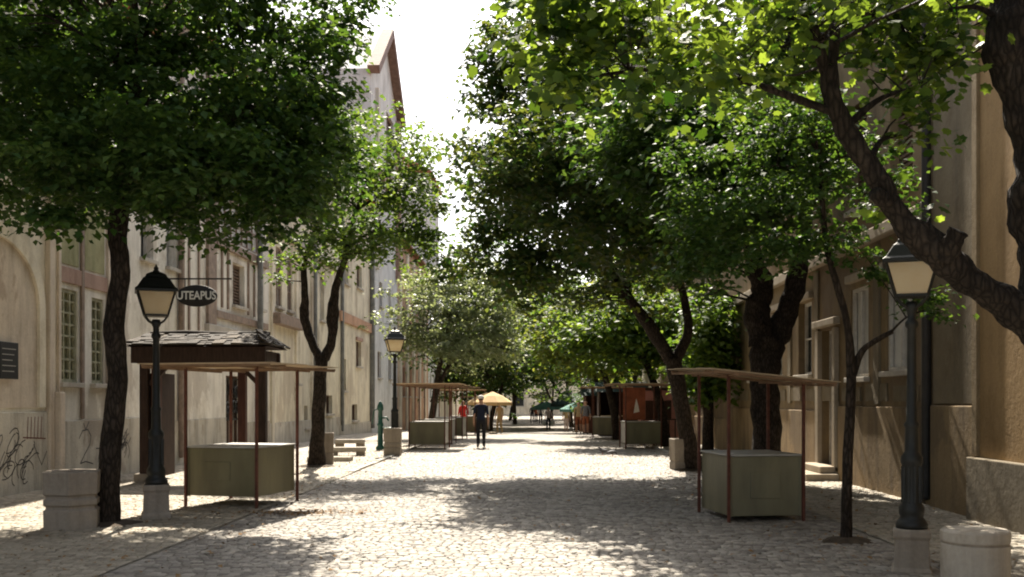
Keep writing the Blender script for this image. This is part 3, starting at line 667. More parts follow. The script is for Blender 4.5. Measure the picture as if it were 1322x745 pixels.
    o = tw.build('twigs', M[bark], root); o['kind'] = 'stuff'
    T, TF = (MAPLE, MAPLEF) if tpl == 'maple' else (LEAF, LEAFF)
    tr = leaf_cloud(C, nper, leaf, spread, flat, tilt, T, TF)
    if pick:
        pos = tr[0]; ok = np.where(in_frame(pos[:, 0], pos[:, 1], pos[:, 2], -4))[0]; ok = ok[np.argsort(pos[ok, 1])][:pick]
    else: ok = np.array([], int)
    thin = np.repeat(rng.uniform(.35, 1.0, len(C)), nper); drop = np.where(rng.random(len(thin)) > thin)[0]
    keep = np.setdiff1d(np.arange(len(tr[0])), np.concatenate([ok, drop]))
    crown = link('crown', leaf_mesh('crown', [a[keep] for a in tr], T, TF, mat, base), root); crown['kind'] = 'stuff'
    if len(ok):
        par = bpy.data.objects.new('leafy_spray', None); COL.objects.link(par); par.parent = root
        lm = []
        for q in range(5):
            V = T.copy(); V[:, 2] += rng.normal(0, .035, len(T)) + rng.uniform(-.25, .15) * V[:, 0] ** 2; lm.append(npmesh('leaf', V, TF, mat))
        for q, i in enumerate(ok):
            l = link('leaf', lm[q % 5], par)
            Mx = Matrix((tr[1][i], tr[2][i], tr[3][i])).transposed().to_4x4(); Mx.translation = Vector(tr[0][i]) - base
            l.matrix_local = Mx @ Matrix.Scale(float(tr[4][i]), 4)
    return root
def pt(px, py, Y, r): p = at(px, py, Y); return (p.x, p.y, p.z, r)

# T1 big linden, front left
tree('broad dark linden with a single trunk beside the front left lamp', (-5.94, 14.0, SW), [(-5.94, 14, SW, .15), pt(143, 580, 14, .145), pt(152, 490, 14, .135), pt(147, 420, 14, .14), pt(156, 350, 14, .125), pt(152, 295, 14, .13), pt(165, 200, 14, .11), pt(180, 60, 14, .08)],
     [], [lobe(90, 90, 14, 170, 110), lobe(300, 100, 14.5, 160, 120), lobe(210, 215, 13.6, 190, 62), lobe(60, 215, 13.4, 85, 55), lobe(395, 160, 15, 85, 95), lobe(405, 40, 15.5, 65, 70), lobe(455, 25, 15.8, 45, 36), lobe(190, -110, 14.3, 230, 140, 3), lobe(335, 225, 14, 95, 55), lobe(20, 20, 15, 110, 100), lobe(60, 280, 13, 55, 14), lobe(210, 275, 13.3, 40, 28), lobe(200, 215, 16.3, 170, 50, 1.2), lobe(380, 220, 16.3, 90, 55, 1.2), lobe(430, 180, 16, 45, 60), lobe(60, 150, 16.5, 90, 90), lobe(300, 170, 17.8, 120, 60, 1.2), lobe(140, 170, 17.8, 130, 60, 1.2), lobe(60, 180, 16.4, 130, 60, 1.4), lobe(220, 180, 16.4, 140, 60, 1.4), lobe(350, 160, 16.6, 80, 60, 1.2)],
     1200, 110, .11, .35, LM['deep'])
# T2 forked tree left
tree('forked pollarded tree with two upright arms on the left pavement', (-5.66, 26.1, SW), [(-5.66, 26.1, SW, .2), pt(411, 540, 26.1, .17), pt(415, 470, 26.1, .165), pt(416, 458, 26.1, .17)],
     [[pt(414, 464, 26.1, .13), pt(402, 440, 26.1, .11), pt(393, 410, 26.1, .125), pt(394, 385, 26, .1), pt(393, 340, 26, .07), pt(405, 300, 26, .05)],
      [pt(418, 464, 26.1, .14), pt(428, 440, 26.1, .115), pt(430, 405, 26.1, .155), pt(434, 370, 26.1, .1), pt(446, 330, 26, .085), pt(460, 270, 26, .06)]],
     [lobe(465, 230, 26, 95, 90), lobe(405, 320, 25.5, 55, 35), lobe(520, 265, 26.5, 50, 75), lobe(505, 190, 27, 42, 36), lobe(440, 180, 26, 50, 50), lobe(470, 310, 25.5, 55, 35), lobe(548, 190, 27, 20, 50), lobe(565, 320, 26.5, 22, 35), lobe(545, 290, 27, 30, 40)],
     270, 58, .13, .42, LM['fresh'], knob=.1, brad=.06)
# T3 pale ash
tree('pale feathery ash tree behind the row of left stalls', (-4.9, 47, 0), [(-4.9, 47, 0, .17), pt(562, 510, 47, .15), pt(568, 470, 47, .12), pt(580, 420, 47, .1)],
     [[pt(558, 520, 47, .12), pt(575, 480, 47, .1), pt(600, 440, 47, .07)]],
     [lobe(560, 415, 47, 75, 42), lobe(620, 440, 47, 48, 32), lobe(595, 378, 48, 60, 34), lobe(525, 432, 46.5, 38, 26), lobe(640, 400, 48, 35, 40), lobe(650, 455, 47, 25, 14), lobe(615, 360, 49, 45, 28), lobe(550, 375, 48.5, 45, 28), lobe(580, 450, 46, 55, 16)],
     480, 46, .17, .5, LM['pale'], 'bark2', flat=.35, tilt=.7)
# R1 near maple, trunk just outside the right edge
tree('large maple at the right edge whose scarred limb reaches over the right lamp', (4.14, 7.6, 0), [(4.14, 7.6, 0, .26), (4.1, 7.6, 1.2, .23), (4.02, 7.6, 2.0, .22), pt(1352, 400, 7.6, .21)],
     [[pt(1345, 425, 7.6, .17), pt(1295, 388, 7.6, .122), pt(1248, 360, 7.55, .108), pt(1207, 322, 7.5, .132), pt(1165, 284, 7.5, .088), pt(1132, 230, 7.5, .08), pt(1100, 182, 7.5, .078), pt(1076, 130, 7.5, .07), pt(1064, 85, 7.5, .05), pt(1035, 0, 7.3, .04)],
      [pt(1080, 140, 7.5, .05), pt(1075, 90, 7.5, .04), pt(1078, 30, 7.5, .04)],
      [pt(1150, 268, 7.5, .06), pt(1137, 255, 7.4, .055), pt(1128, 250, 7.36, .05)],
      [pt(1218, 330, 7.45, .1), pt(1230, 312, 7.36, .075), pt(1238, 298, 7.32, .07)],
      [pt(1352, 400, 7.6, .2), pt(1350, 330, 7.6, .18), pt(1338, 270, 7.6, .2), pt(1342, 200, 7.6, .18), pt(1322, 110, 7.6, .19), pt(1308, 50, 7.6, .21), pt(1310, -20, 7.6, .17), pt(1300, -130, 7.6, .13)]],
     [lobe(800, 0, 6.9, 120, 50, .5), lobe(1000, 5, 7.1, 130, 45, .6), lobe(1150, 40, 7.9, 90, 45), lobe(710, 0, 7, 60, 50, .4), lobe(740, 110, 6.9, 26, 34, .25), lobe(690, 95, 7.1, 22, 24, .2), lobe(830, 120, 6.8, 34, 30, .25), lobe(930, 95, 7, 40, 26, .3), lobe(1225, 25, 7.5, 40, 50), lobe(1050, -130, 6.0, 280, 110, .6), lobe(1110, -40, 9.2, 200, 80, 1.2), lobe(1060, 40, 8.4, 100, 50, .4), lobe(1200, 55, 8.3, 50, 45, .4), lobe(870, 70, 6.6, 50, 30, .3), lobe(1160, 285, 7.9, 45, 12, .12), lobe(1185, 120, 7.6, 28, 28, .2), lobe(1170, 180, 7.9, 30, 25, .2), lobe(770, 50, 7.2, 70, 30, .4), lobe(680, 50, 7.4, 30, 40, .3), lobe(980, 85, 8.3, 70, 40, .4)],
     780, 15, .08, .22, LM['maple'], 'bark3', knob=.11, tpl='maple', tilt=.6, name='maple_tree', pick=300, brad=.032)
# R2 slim young tree
tree('slim young tree with a stub arm in front of the right house', (3.84, 12.4, 0), [(3.84, 12.4, 0, .064), pt(1094, 600, 12.4, .062), pt(1099, 490, 12.4, .06), pt(1094, 420, 12.4, .045), pt(1078, 360, 12.4, .042), pt(1066, 310, 12.4, .035), pt(1058, 200, 12.4, .03)],
     [[pt(1101, 485, 12.4, .05), pt(1112, 455, 12.4, .04), pt(1130, 440, 12.4, .033), pt(1152, 428, 12.4, .03)], [pt(1150, 429, 12.4, .015), pt(1170, 410, 12.2, .012), pt(1200, 398, 12, .008)]],
     [lobe(1040, 230, 12.4, 70, 60, .6), lobe(950, 235, 12.6, 60, 50, .6), lobe(1085, 310, 12.3, 45, 26, .4), lobe(1000, 320, 12.4, 50, 26, .4), lobe(890, 270, 12.8, 50, 30, .4), lobe(1120, 215, 12.6, 40, 40, .4), lobe(1165, 250, 12.8, 26, 34, .3), lobe(940, 330, 12.6, 34, 20, .3), lobe(885, 200, 13, 40, 26, .4), lobe(1130, 345, 12.3, 26, 16, .2), lobe(1210, 395, 12, 38, 22, .25), lobe(1165, 402, 12, 14, 12, .1), lobe(910, 330, 12.7, 40, 40, .4), lobe(1010, 150, 12.5, 80, 50, .7)],
     250, 46, .085, .23, LM['deep'], 'bark', knob=.05)
# R3 thick forked trunk
tree('thick knobbly tree with a wide fork behind the right stall', (5.1, 22, SW), [(5.1, 22, SW, .33), pt(988, 540, 22, .3), pt(988, 480, 22, .33), pt(995, 435, 22, .33)],
     [[pt(985, 445, 22, .3), pt(978, 400, 22, .27), pt(984, 372, 22, .24), pt(972, 330, 22, .2), pt(975, 270, 22, .15)], [pt(1002, 440, 22, .27), pt(1018, 395, 22, .24), pt(1030, 350, 22, .2), pt(1040, 280, 22, .15)]],
     [lobe(940, 230, 21.5, 75, 80), lobe(900, 300, 21, 50, 55), lobe(960, 140, 22, 80, 70), lobe(930, 150, 21, 90, 70), lobe(900, 230, 17, 70, 60, 1.2), lobe(1000, 190, 16.8, 80, 60, 1.4), lobe(960, 270, 15.5, 70, 40, 1), lobe(905, 190, 16.5, 75, 60, 1), lobe(835, 200, 17, 70, 60, 1), lobe(870, 160, 16, 100, 60, 1.3), lobe(920, 180, 15.3, 80, 50, 1), lobe(990, 180, 16.3, 60, 50, 1), lobe(950, 200, 18.5, 100, 70, 1.2), lobe(1010, 170, 15.8, 70, 50, 1)],
     1750, 60, .13, .4, LM['deep'], knob=.13)
# R4 leaning dark tree
tree('leaning dark bronze-leaved tree arching over the street from the right', (3.95, 25, 0), [(3.95, 25, 0, .24), pt(886, 560, 25, .2), pt(876, 500, 25, .2), pt(868, 462, 25, .2)],
     [[pt(866, 465, 25, .17), pt(838, 420, 25, .16), pt(812, 385, 25, .12), pt(780, 330, 25, .1), pt(740, 270, 25, .07)], [pt(872, 465, 25, .15), pt(888, 430, 25, .12), pt(884, 390, 25, .1), pt(870, 330, 25, .08), pt(850, 250, 25, .06)]],
     [lobe(800, 190, 25, 140, 110), lobe(700, 260, 25, 105, 95), lobe(655, 225, 25.5, 60, 70), lobe(850, 320, 25, 80, 60), lobe(760, 350, 24.5, 110, 48), lobe(635, 310, 25, 45, 45), lobe(715, 120, 25.5, 85, 80), lobe(640, 110, 25.5, 30, 40), lobe(660, 50, 25.8, 60, 60), lobe(900, 120, 25.5, 100, 90), lobe(900, 230, 25, 70, 60), lobe(620, 215, 20.5, 40, 40, .8), lobe(700, 210, 20.5, 80, 70, 1.5), lobe(800, 190, 20, 120, 90, 2), lobe(860, 110, 20, 110, 80, 1.8), lobe(900, 290, 20.5, 60, 50, 1.2), lobe(790, 290, 20.5, 90, 50, 1.2), lobe(680, 350, 24.5, 50, 40), lobe(590, 345, 26, 28, 22), lobe(800, 60, 25.5, 150, 80)],
     1550, 66, .15, .4, LM['brownish'])
# trees further down the street
FT = [(4.9, 37.5, 825, 432, 90, 42, 'fresh', 'light green tree behind the far right stall', 160), (3.6, 44, 770, 440, 70, 50, 'yellowish', 'yellow-green tree over the dark canopies on the right', 150),
      (5.5, 32, 918, 455, 26, 62, 'fresh', 'narrow leafy tree against the house under the balcony', 70), (4.6, 60, 760, 440, 75, 60, 'deep', 'dark tree far down the right side', 130), (-4.0, 66, 632, 455, 50, 50, 'brownish', 'bronze tree beyond the yellow umbrella', 110),
      (-4.5, 84, 650, 455, 45, 60, 'deep', 'dark tree far down the left side', 110), (3.0, 82, 730, 445, 60, 60, 'fresh', 'green tree far down the right side near the green umbrellas', 110), (-2.6, 108, 672, 440, 40, 62, 'yellowish', 'yellowish tree near the far end of the street', 100),
      (2.0, 118, 715, 450, 55, 60, 'brownish', 'brown-green tree at the far end right of the pale house', 110), (-7.0, 120, 640, 420, 60, 90, 'deep', 'dark tree at the far end of the left row', 120),
      (3.7, 76, 700, 452, 48, 30, 'brownish', 'bronze green tree overhanging the middle of the far street', 110), (-3.2, 72, 655, 462, 45, 32, 'deep', 'dark tree over the yellow umbrellas', 110), (4.9, 66, 800, 480, 50, 40, 'deep', 'dark tree behind the brown market huts', 90), (3.4, 100, 690, 420, 50, 50, 'deep', 'dark rounded tree in the middle of the far end', 140), (-1.8, 92, 662, 478, 28, 26, 'deep', 'low dark tree left of the distant group of people', 70), (-5.5, 75, 605, 470, 40, 50, 'brownish', 'dark tree behind the yellow umbrellas against the salmon house', 90), (4.5, 52, 830, 405, 80, 60, 'fresh', 'tall green tree behind the orange banner stall', 150)]
for x, y, px, py, rxp, rzp, lm, lab, nc in FT:
    z0 = gzf(y); tp = at(px, py + rzp * .4, y)
    tree(lab, (x, y, z0), [(x, y, z0, .18), (x + (tp.x - x) * .2, y, z0 + 1.5, .16), (x + (tp.x - x) * .6, y, z0 + 2.8, .13), (tp.x, y, max(tp.z, 3.6), .09)], [],
         [lobe(px, py, y, rxp, rzp), lobe(px - rxp * .6, py + rzp * .35, y, rxp * .5, rzp * .5), lobe(px + rxp * .6, py + rzp * .3, y - .5, rxp * .5, rzp * .5), lobe(px, py - rzp * .9, y, rxp * .7, rzp * .6), lobe(px - rxp * .2, py - rzp * .2, y - 1.2, rxp * .6, rzp * .7), lobe(px + rxp * .8, py - rzp * .5, y + 1, rxp * .45, rzp * .5), lobe(px - rxp * .9, py - rzp * .3, y + 1, rxp * .4, rzp * .5)],
         int(nc * 2.4), 44, .22 if y < 70 else .32, .55 if y < 70 else .75, LM[lm])

# ------------------------------------------------------------------ street lamps
def lamp(label, x, y, z, rz, sc, ped):
    t = thing('street_lamp', label, 'street lamp', (x, y, z), rz, 'cast iron street lamps', sc)
    MB().lathe([(.30, -.1), (.30, .06), (.265, .1), (.25, .4), (.275, .43), (.275, .5), (.25, .515)] if ped else [(.26, -.1), (.25, .5)], 4 if ped else 4, rot=R(45)).build('pedestal', M['conc'], t, bevel=.012)
    prof = [(.17, .51), (.17, .56), (.15, .6), (.12, .64), (.135, .68), (.135, .74), (.105, .8), (.095, 1.0), (.1, 1.2), (.115, 1.24), (.115, 1.3), (.075, 1.36), (.07, 1.62), (.085, 1.66), (.06, 1.7), (.05, 2.3), (.048, 2.72), (.07, 2.75), (.07, 2.79), (.045, 2.82), (.045, 2.9), (.075, 2.96), (.055, 3.02)]
    MB().lathe(prof, 16).build('shaft', M['iron'], t, True)
    fl = MB()
    for k in range(10):
        a = k * math.pi / 5; fl.bar((.1 * math.cos(a), .1 * math.sin(a), .8), (.1 * math.cos(a), .1 * math.sin(a), 1.2), .022)
    fl.build('fluting', M['iron'], t)
    z0, z1, a0, a1 = 3.08, 3.44, .165, .265                # lantern: square, flaring upward
    q = [(1, 1), (-1, 1), (-1, -1), (1, -1)]
    fr = MB()
    for k in range(4):
        sx, sy = q[k]; ex, ey = q[(k+1) % 4]
        fr.bar((sx * a0, sy * a0, z0), (sx * a1, sy * a1, z1), .022)
        fr.bar((sx * a0, sy * a0, z0), (ex * a0, ey * a0, z0), .026); fr.bar((sx * a1, sy * a1, z1), (ex * a1, ey * a1, z1), .024)
        fr.tube([(0, 0, 2.93), (sx * .05, sy * .05, 2.96), (sx * .11, sy * .11, 3.0), (sx * a0, sy * a0, z0)], [.014] * 4, 6)
    fr.build('lantern_frame', M['iron'], t)
    for k in range(4):
        (sx, sy), (ex, ey) = q[k], q[(k+1) % 4]; i0, i1 = a0 - .006, a1 - .006
        MB().add([(sx*i0, sy*i0, z0), (ex*i0, ey*i0, z0), (ex*i1, ey*i1, z1), (sx*i1, sy*i1, z1), (sx*(i0-.005), sy*(i0-.005), z0), (ex*(i0-.005), ey*(i0-.005), z0), (ex*(i1-.005), ey*(i1-.005), z1), (sx*(i1-.005), sy*(i1-.005), z1)],
                 [(0, 1, 2, 3), (7, 6, 5, 4), (0, 4, 5, 1), (2, 6, 7, 3)]).build('glass_pane', M['glass'], t)
    MB().lathe([(.43, 3.43), (.43, 3.47), (.38, 3.5), (.27, 3.63), (.22, 3.66), (.2, 3.7), (.1, 3.74)], 4, rot=R(45)).build('lantern_cap', M['iron'], t, bevel=.008)
    MB().lathe([(.05, 3.735), (.05, 3.76), (.03, 3.78), (.04, 3.8), (.02, 3.83), (.001, 3.87)], 10).build('finial', M['iron'], t, True)
    MB().box(-a0, a0, -a0, a0, z0 - .012, z0 - .004).build('lantern_floor', M['iron'], t)
    return t
lamp('black iron lamp with amber lantern beside the front left tree trunk', -5.56, 14.8, SW, R(22), .965, True)
lamp('black iron lamp at the right in front of the right house, under the maple limb', 3.84, 10.25, -.03, R(-20), .92, True)
lamp('distant black iron lamp on the left by the green pump', -4.55, 32.8, SW, R(15), 1.07, True)

# ------------------------------------------------------------------ planters and stones
def planter(label, x, y, z, r, h, n, rz, mat, groove, plug='soil', group='concrete planters'):
    t = thing('planter', label, 'planter', (x, y, z), rz, group)
    pr = [(r * .95, -.08)]
    for a, b in groove: pr += [(r * .97, a - .012), (r * .88, a), (r * .88, b), (r * .97, b + .012)]
    pr += [(r * 1.0, h - .02), (r * .985, h), (r * .8, h), (r * .78, h - .1)]
    MB().lathe(pr, n, rot=math.pi / n).build('bowl', M[mat], t, n > 10, bevel=.012 if n <= 10 else 0)
    MB().lathe([(r * .785, h - .16), (r * .785, h - .09), (r * .4, h - .06)], n, rot=math.pi / n).build('soil_fill', M[plug], t)
    return t
planter('weathered octagonal concrete planter left of the front left tree', (93 - PX) * 13.6 / F, 13.6, SW, .395, .78, 6, R(18), 'conc', [(.28, .32), (.42, .46)])
bo = thing('bollard', 'pale round concrete bollard at the lower right corner', 'bollard', ((1259 - PX) * 9.15 / F, 9.15, 0))
MB().lathe([(.292, -.08), (.295, .44), (.293, .445)], 48).build('drum', M['conc2'], bo, False, bevel=.004)
MB().lathe([(.283, .44), (.283, .468)], 48).build('groove', M['conc'], bo)
MB().lathe([(.294, .467), (.297, .48), (.297, .555), (.288, .57), (.27, .577), (.1, .582), (.001, .583)], 48).build('cap', M['conc2'], bo, False)
planter('pinkish square concrete planter in front of the distant left lamp', (507 - PX) * 31.4 / F, 31.4, SW, .38, .85, 4, R(3), 'conc', [(.25, .29), (.4, .44)])
planter('tall square concrete planter left of the leaning right trunk', (880 - PX) * 25.1 / F, 25.1, 0, .36, .78, 4, R(8), 'conc', [(.2, .23)])
planter('pinkish stone post tub right behind the forked left tree', (422 - PX) * 27 / F, 27, SW, .26, .85, 4, R(10), 'conc', [(.3, .33)])
def slab(label, x, y, z, lx, ly, h, rz):
    t = thing('stone_bench', label, 'bench', (x, y, z), rz, 'low stone benches')
    MB().box(-lx/2, lx/2, -ly/2, ly/2, h - .13, h).build('seat', M['conc2'], t, bevel=.02)
    for sx in (-1, 1): MB().box(sx * lx * .36 - .13, sx * lx * .36 + .13, -ly * .4, ly * .4, -.05, h - .132).build('support', M['conc'], t, bevel=.015)
slab('low stone bench on the left pavement right of the forked tree', (448 - PX) * 31 / F, 31, SW, 1.15, .45, .28, R(6))
slab('second low stone bench further back by the left wall', (452 - PX) * 33.5 / F, 33.5, SW, .95, .4, .42, R(2))
slab('flat stone slab lying nearest on the left pavement edge', (440 - PX) * 28.3 / F - .3, 28.3, SW, 1.2, .5, .14, R(-4))

# ------------------------------------------------------------------ market stalls
def stall(label, x, y, z, rz, w_, d_, roofw, roofd, zr, tilt, body, gz0=.17, gz1=.94, legs=4):
    t = thing('market_stall', label, 'market stall', (x, y, z), rz, 'open market stalls')
    # local: x right, y away from the viewer, origin at centre
    MB().box(-w_/2, w_/2, -d_/2, d_/2, gz0, gz1).build('counter', M[body], t, bevel=.006)
    for sx in (-1, 1): MB().box(sx * w_/2 - .022 + sx * .004, sx * w_/2 + .022 + sx * .004, -d_/2 - .01, -d_/2 + .03, gz0 - .01, gz1 + .003).build('corner_trim', M[body], t)
    MB().box(-w_/2 - .025, w_/2 + .025, -d_/2 - .025, d_/2 + .025, gz1 + .004, gz1 + .03).build('counter_top', M['greytop'], t, bevel=.006)
    MB().box(-w_/2 + .3, -w_/2 + .75, -d_/2 - .012, -d_/2 - .002, gz0 + .25, gz1 - .22).build('counter_panel', M[body], t, bevel=.004)
    zt = lambda xx, yy: zr + xx * math.tan(tilt[0]) + yy * math.tan(tilt[1])
    for sx in (-1, 1):
        for sy in (-1, 1):
            X, Y = sx * (w_/2 + .035), sy * (d_/2 + .035)
            MB().box(X - .02, X + .02, Y - .02, Y + .02, -.02, zt(X, Y) - .035).build('post', M['rust'], t)
    fr = MB()
    for yy in (-roofd/2, -d_/2, d_/2, roofd/2): fr.bar((-roofw/2, yy, zt(-roofw/2, yy) - .02), (roofw/2, yy, zt(roofw/2, yy) - .02), .025, .03)
    for xx in (-roofw/2 + .02, -w_/2 - .03, w_/2 + .03, roofw/2 - .02): fr.bar((xx, -roofd/2, zt(xx, -roofd/2) - .045), (xx, roofd/2, zt(xx, roofd/2) - .045), .03, .03)
    fr.build('roof_frame', M['framewood'], t)
    nb = 6; mesh = None
    for k in range(nb):
        y0 = -roofd/2 - .04 + (roofd + .08) * k / nb; y1 = y0 + (roofd + .08) / nb - .012; mb = MB(); x0, x1 = -roofw/2 - .05, roofw/2 + .05
        dz = random.uniform(0, .012)
        mb.add([(x, yy, zt(x, yy) + .004 + dz + h) for h in (0, .012) for x, yy in ((x0, y0), (x1, y0), (x1, y1), (x0, y1))], [(3, 2, 1, 0), (4, 5, 6, 7), (0, 1, 5, 4), (1, 2, 6, 5), (2, 3, 7, 6), (3, 0, 4, 7)])
        mb.build('roof_board', M['ply'], t)
    return t
stall('olive market stall with a plywood roof in front of the wooden porch', -4.86, 16.8, 0.03, R(-14), 1.2, 1.3, 2.25, 2.3, 2.27, (0, R(-.5)), 'green')
stall('grey-green market stall with a tilted roof between the right tree trunks', 3.2, 15.0, 0, R(9), 1.05, 1.25, 1.8, 2.0, 2.1, (R(-5.5), R(1.2)), 'greysheet', .09)
s0 = stall('olive market stall first of the far left row', -3.78, 36.3, 0, R(-2), 1.2, 1.3, 2.3, 2.3, 2.3, (0, 0), 'green')
for sx in (-1, 1): MB().box(sx * .604 - .003, sx * .604 + .003, -.6, .6, .2, .91).build('side_panel', M['greytop'], s0)  # pale panels paint the street's bounce light onto the counter sides
for x, y, lab in ((-3.85, 40.2, 'olive market stall second of the far left row'), (-3.75, 45, 'olive market stall third of the far left row'), (-3.7, 52, 'olive market stall last of the far left row'), (-3.6, 66, 'olive market stall furthest down the left side beyond the umbrellas')):
    c = copy_tree(s0); c.location = (x, y, gzf(y)); c.rotation_euler.z = R(random.uniform(-5, 5)); c['label'] = lab
c = copy_tree(s0); c.location = (3.83, 36.5, 0); c.rotation_euler.z = R(4); c['label'] = 'olive market stall with an orange banner beyond the leaning right tree'
c = copy_tree(s0); c.location = (3.3, 46, 0); c.rotation_euler.z = R(-6); c['label'] = 'dark market stall behind the orange banner stall'
bn = thing('banner', 'orange printed banner hanging in the far right stall', 'banner', (3.72, 37.6, .9), R(4))
MB().box(-.42, .42, -.01, .01, .1, 1.3).build('cloth', M['orange'], bn)
MB().add([(-.02, -.014, .35), (.2, -.014, .4), (.16, -.014, .62), (.08, -.014, .9), (.02, -.014, .6)], [(0, 1, 2, 3, 4)]).build('print', M['whitecloth'], bn)
pk = thing('kiosk', 'pink panelled kiosk behind the orange banner stall', 'kiosk', (5.0, 39.5, SW))
MB().box(-.9, .9, -.5, .5, 0, 2.1).build('body', M['pinkpanel'], pk, bevel=.02); MB().box(-1.05, 1.05, -.7, .6, 2.11, 2.2).build('roof', M['darkwood'], pk)
MB().box(-.7, .3, -.53, -.503, 1.0, 1.7).build('hatch', M['darkwood'], pk)
for k in range(7): MB().box(-.8 + k * .24, -.76 + k * .24, -.74, -.7, -.05, .95).build('railing_bar', M['iron'], pk)
MB().box(-.85, .75, -.75, -.69, .955, 1.0).build('railing_top', M['iron'], pk)
for lab, x, y, wd, mt in (('dark brown wooden market hut behind the dark stall on the right', 4.3, 50, 2.2, 'darkwood'), ('dark wooden market hut further down the right side', 4.1, 58, 2.4, 'redwood'), ('brown wooden market hut furthest down the right side', 4.0, 70, 2.4, 'darkwood')):
    h = thing('market_hut', lab, 'market hut', (x, y, gzf(y)), R(random.uniform(-4, 4)), 'wooden market huts')
    for sx in (-1, 1): MB().box(sx * wd/2 - .04, sx * wd/2 + .04, -.9, .9, 0, 2.2).build('side_wall', M[mt], h)
    MB().box(-wd/2 + .045, wd/2 - .045, -.86, -.8, 0, .95).build('front_board', M[mt], h); MB().box(-wd/2 + .045, wd/2 - .045, .8, .86, 0, 2.2).build('back_wall', M[mt], h)
    MB().box(-wd/2 + .045, wd/2 - .045, -1.05, -.4, .955, 1.0).build('shelf', M['ply'], h)
    MB().add([(-wd/2 - .2, -1.2, 2.15), (wd/2 + .2, -1.2, 2.15), (wd/2 + .2, 0, 2.65), (-wd/2 - .2, 0, 2.65), (-wd/2 - .2, 1.1, 2.2), (wd/2 + .2, 1.1, 2.2)], [(0, 1, 2, 3), (3, 2, 5, 4), (0, 3, 4), (1, 5, 2), (0, 4, 5, 1)]).build('roof', M['darkcanvas'], h)

# ------------------------------------------------------------------ wooden porch
pc = thing('wooden_porch', 'dark wooden porch with a shingled roof against the chalky white house', 'porch', (-7.1, 21.6, SW))
for x, y, m in ((-1.12, -.35, 'darkwood'), (-.9, -.28, 'redwood'), (1.35, -.3, 'darkwood'), (.62, .75, 'redwood'), (-1.2, .75, 'darkwood')):
    MB().box(x - .085, x + .085, y - .085, y + .085, -.02, 2.5).build('post', M[m], pc, bevel=.008)
MB().box(-1.3, 1.5, -.66, -.58, 2.5, 2.84).build('fascia_board', M['darkwood'], pc, bevel=.01)
for y in (-.3, .75): MB().box(-1.25, 1.45, y - .06, y + .06, 2.503, 2.75).build('beam', M['darkwood'], pc, bevel=.01)
for x in (-1.12, 1.35): MB().box(x - .05, x + .05, -.575, .95, 2.57, 2.78).build('rafter', M['darkwood'], pc, bevel=.01)
for x, s in ((-1.05, 1), (1.28, -1)): MB().bar((x, -.3, 2.05), (x + s * .45, -.3, 2.5), .08).build('brace', M['darkwood'], pc)
MB().box(-1.2, -.86, -.2, .7, .1, 2.3).build('side_panel', M['darkwood'], pc, bevel=.01)
MB().box(-1.3, -.75, -.5, -.2, -.02, .18).build('footing', M['conc'], pc, bevel=.01)
ev, rg, xl, xr, yf, yb, yr = 2.87, 3.14, -1.36, 1.58, -.75, .95, .1
roofv = [(xl, yf, ev), (xr, yf, ev), (xr, yb, ev), (xl, yb, ev), (xl + .25, yr, rg), (xr - .3, yr, rg)]
MB().add([(x, y, z - .03) for x, y, z in roofv], [(0, 1, 5, 4), (1, 2, 5), (2, 3, 4, 5), (3, 0, 4), (3, 2, 1, 0)]).build('roof_deck', M['darkwood'], pc)
shm = [MB().box(-.085 - .012 * k, .085 + .012 * k, 0, .3, 0, .022 + .008 * k).mesh('shingle', M['shingle']) for k in range(4)]
sl = math.atan2(rg - ev, yr - yf)
for r_ in range(6):
    v = r_ / 6; n_s = 16; xa, xb = xl - .02 + .25 * v, xr + .02 - .3 * v
    for k in range(n_s):
        o = link('shingle', shm[random.randrange(4)], pc, (xa + (xb - xa) * (k + .5 + random.uniform(-.15, .15)) / n_s, yf - .04 + (yr - yf) * v, ev - .01 + (rg - ev) * v + random.uniform(0, .012)))
        o.rotation_euler = (sl - .05 + random.uniform(-.03, .03), random.uniform(-.025, .025), random.uniform(-.05, .05))
for r_ in range(4):
    v = r_ / 4; n_s = int(8 * (1 - v)) + 1
    for k in range(n_s):
        y = yf + (yr - yf) * v + (yb - yf) * (1 - v) * (k + .5) / n_s
        o = link('shingle', shm[random.randrange(4)], pc, (xr + .04 - .3 * v, y, ev - .01 + (rg - ev) * v + random.uniform(0, .02)))
        o.rotation_euler = (math.atan2(rg - ev, .3) - .15, random.uniform(-.05, .05), R(90))
rc = MB(); rc.tube([(xl + .2, yr, rg + .01), (-.4, yr, rg + .03), (.5, yr, rg), (xr - .25, yr, rg + .02)], [.06, .065, .055, .06], 8); rc.build('ridge_cap', M['shingle'], pc, True)

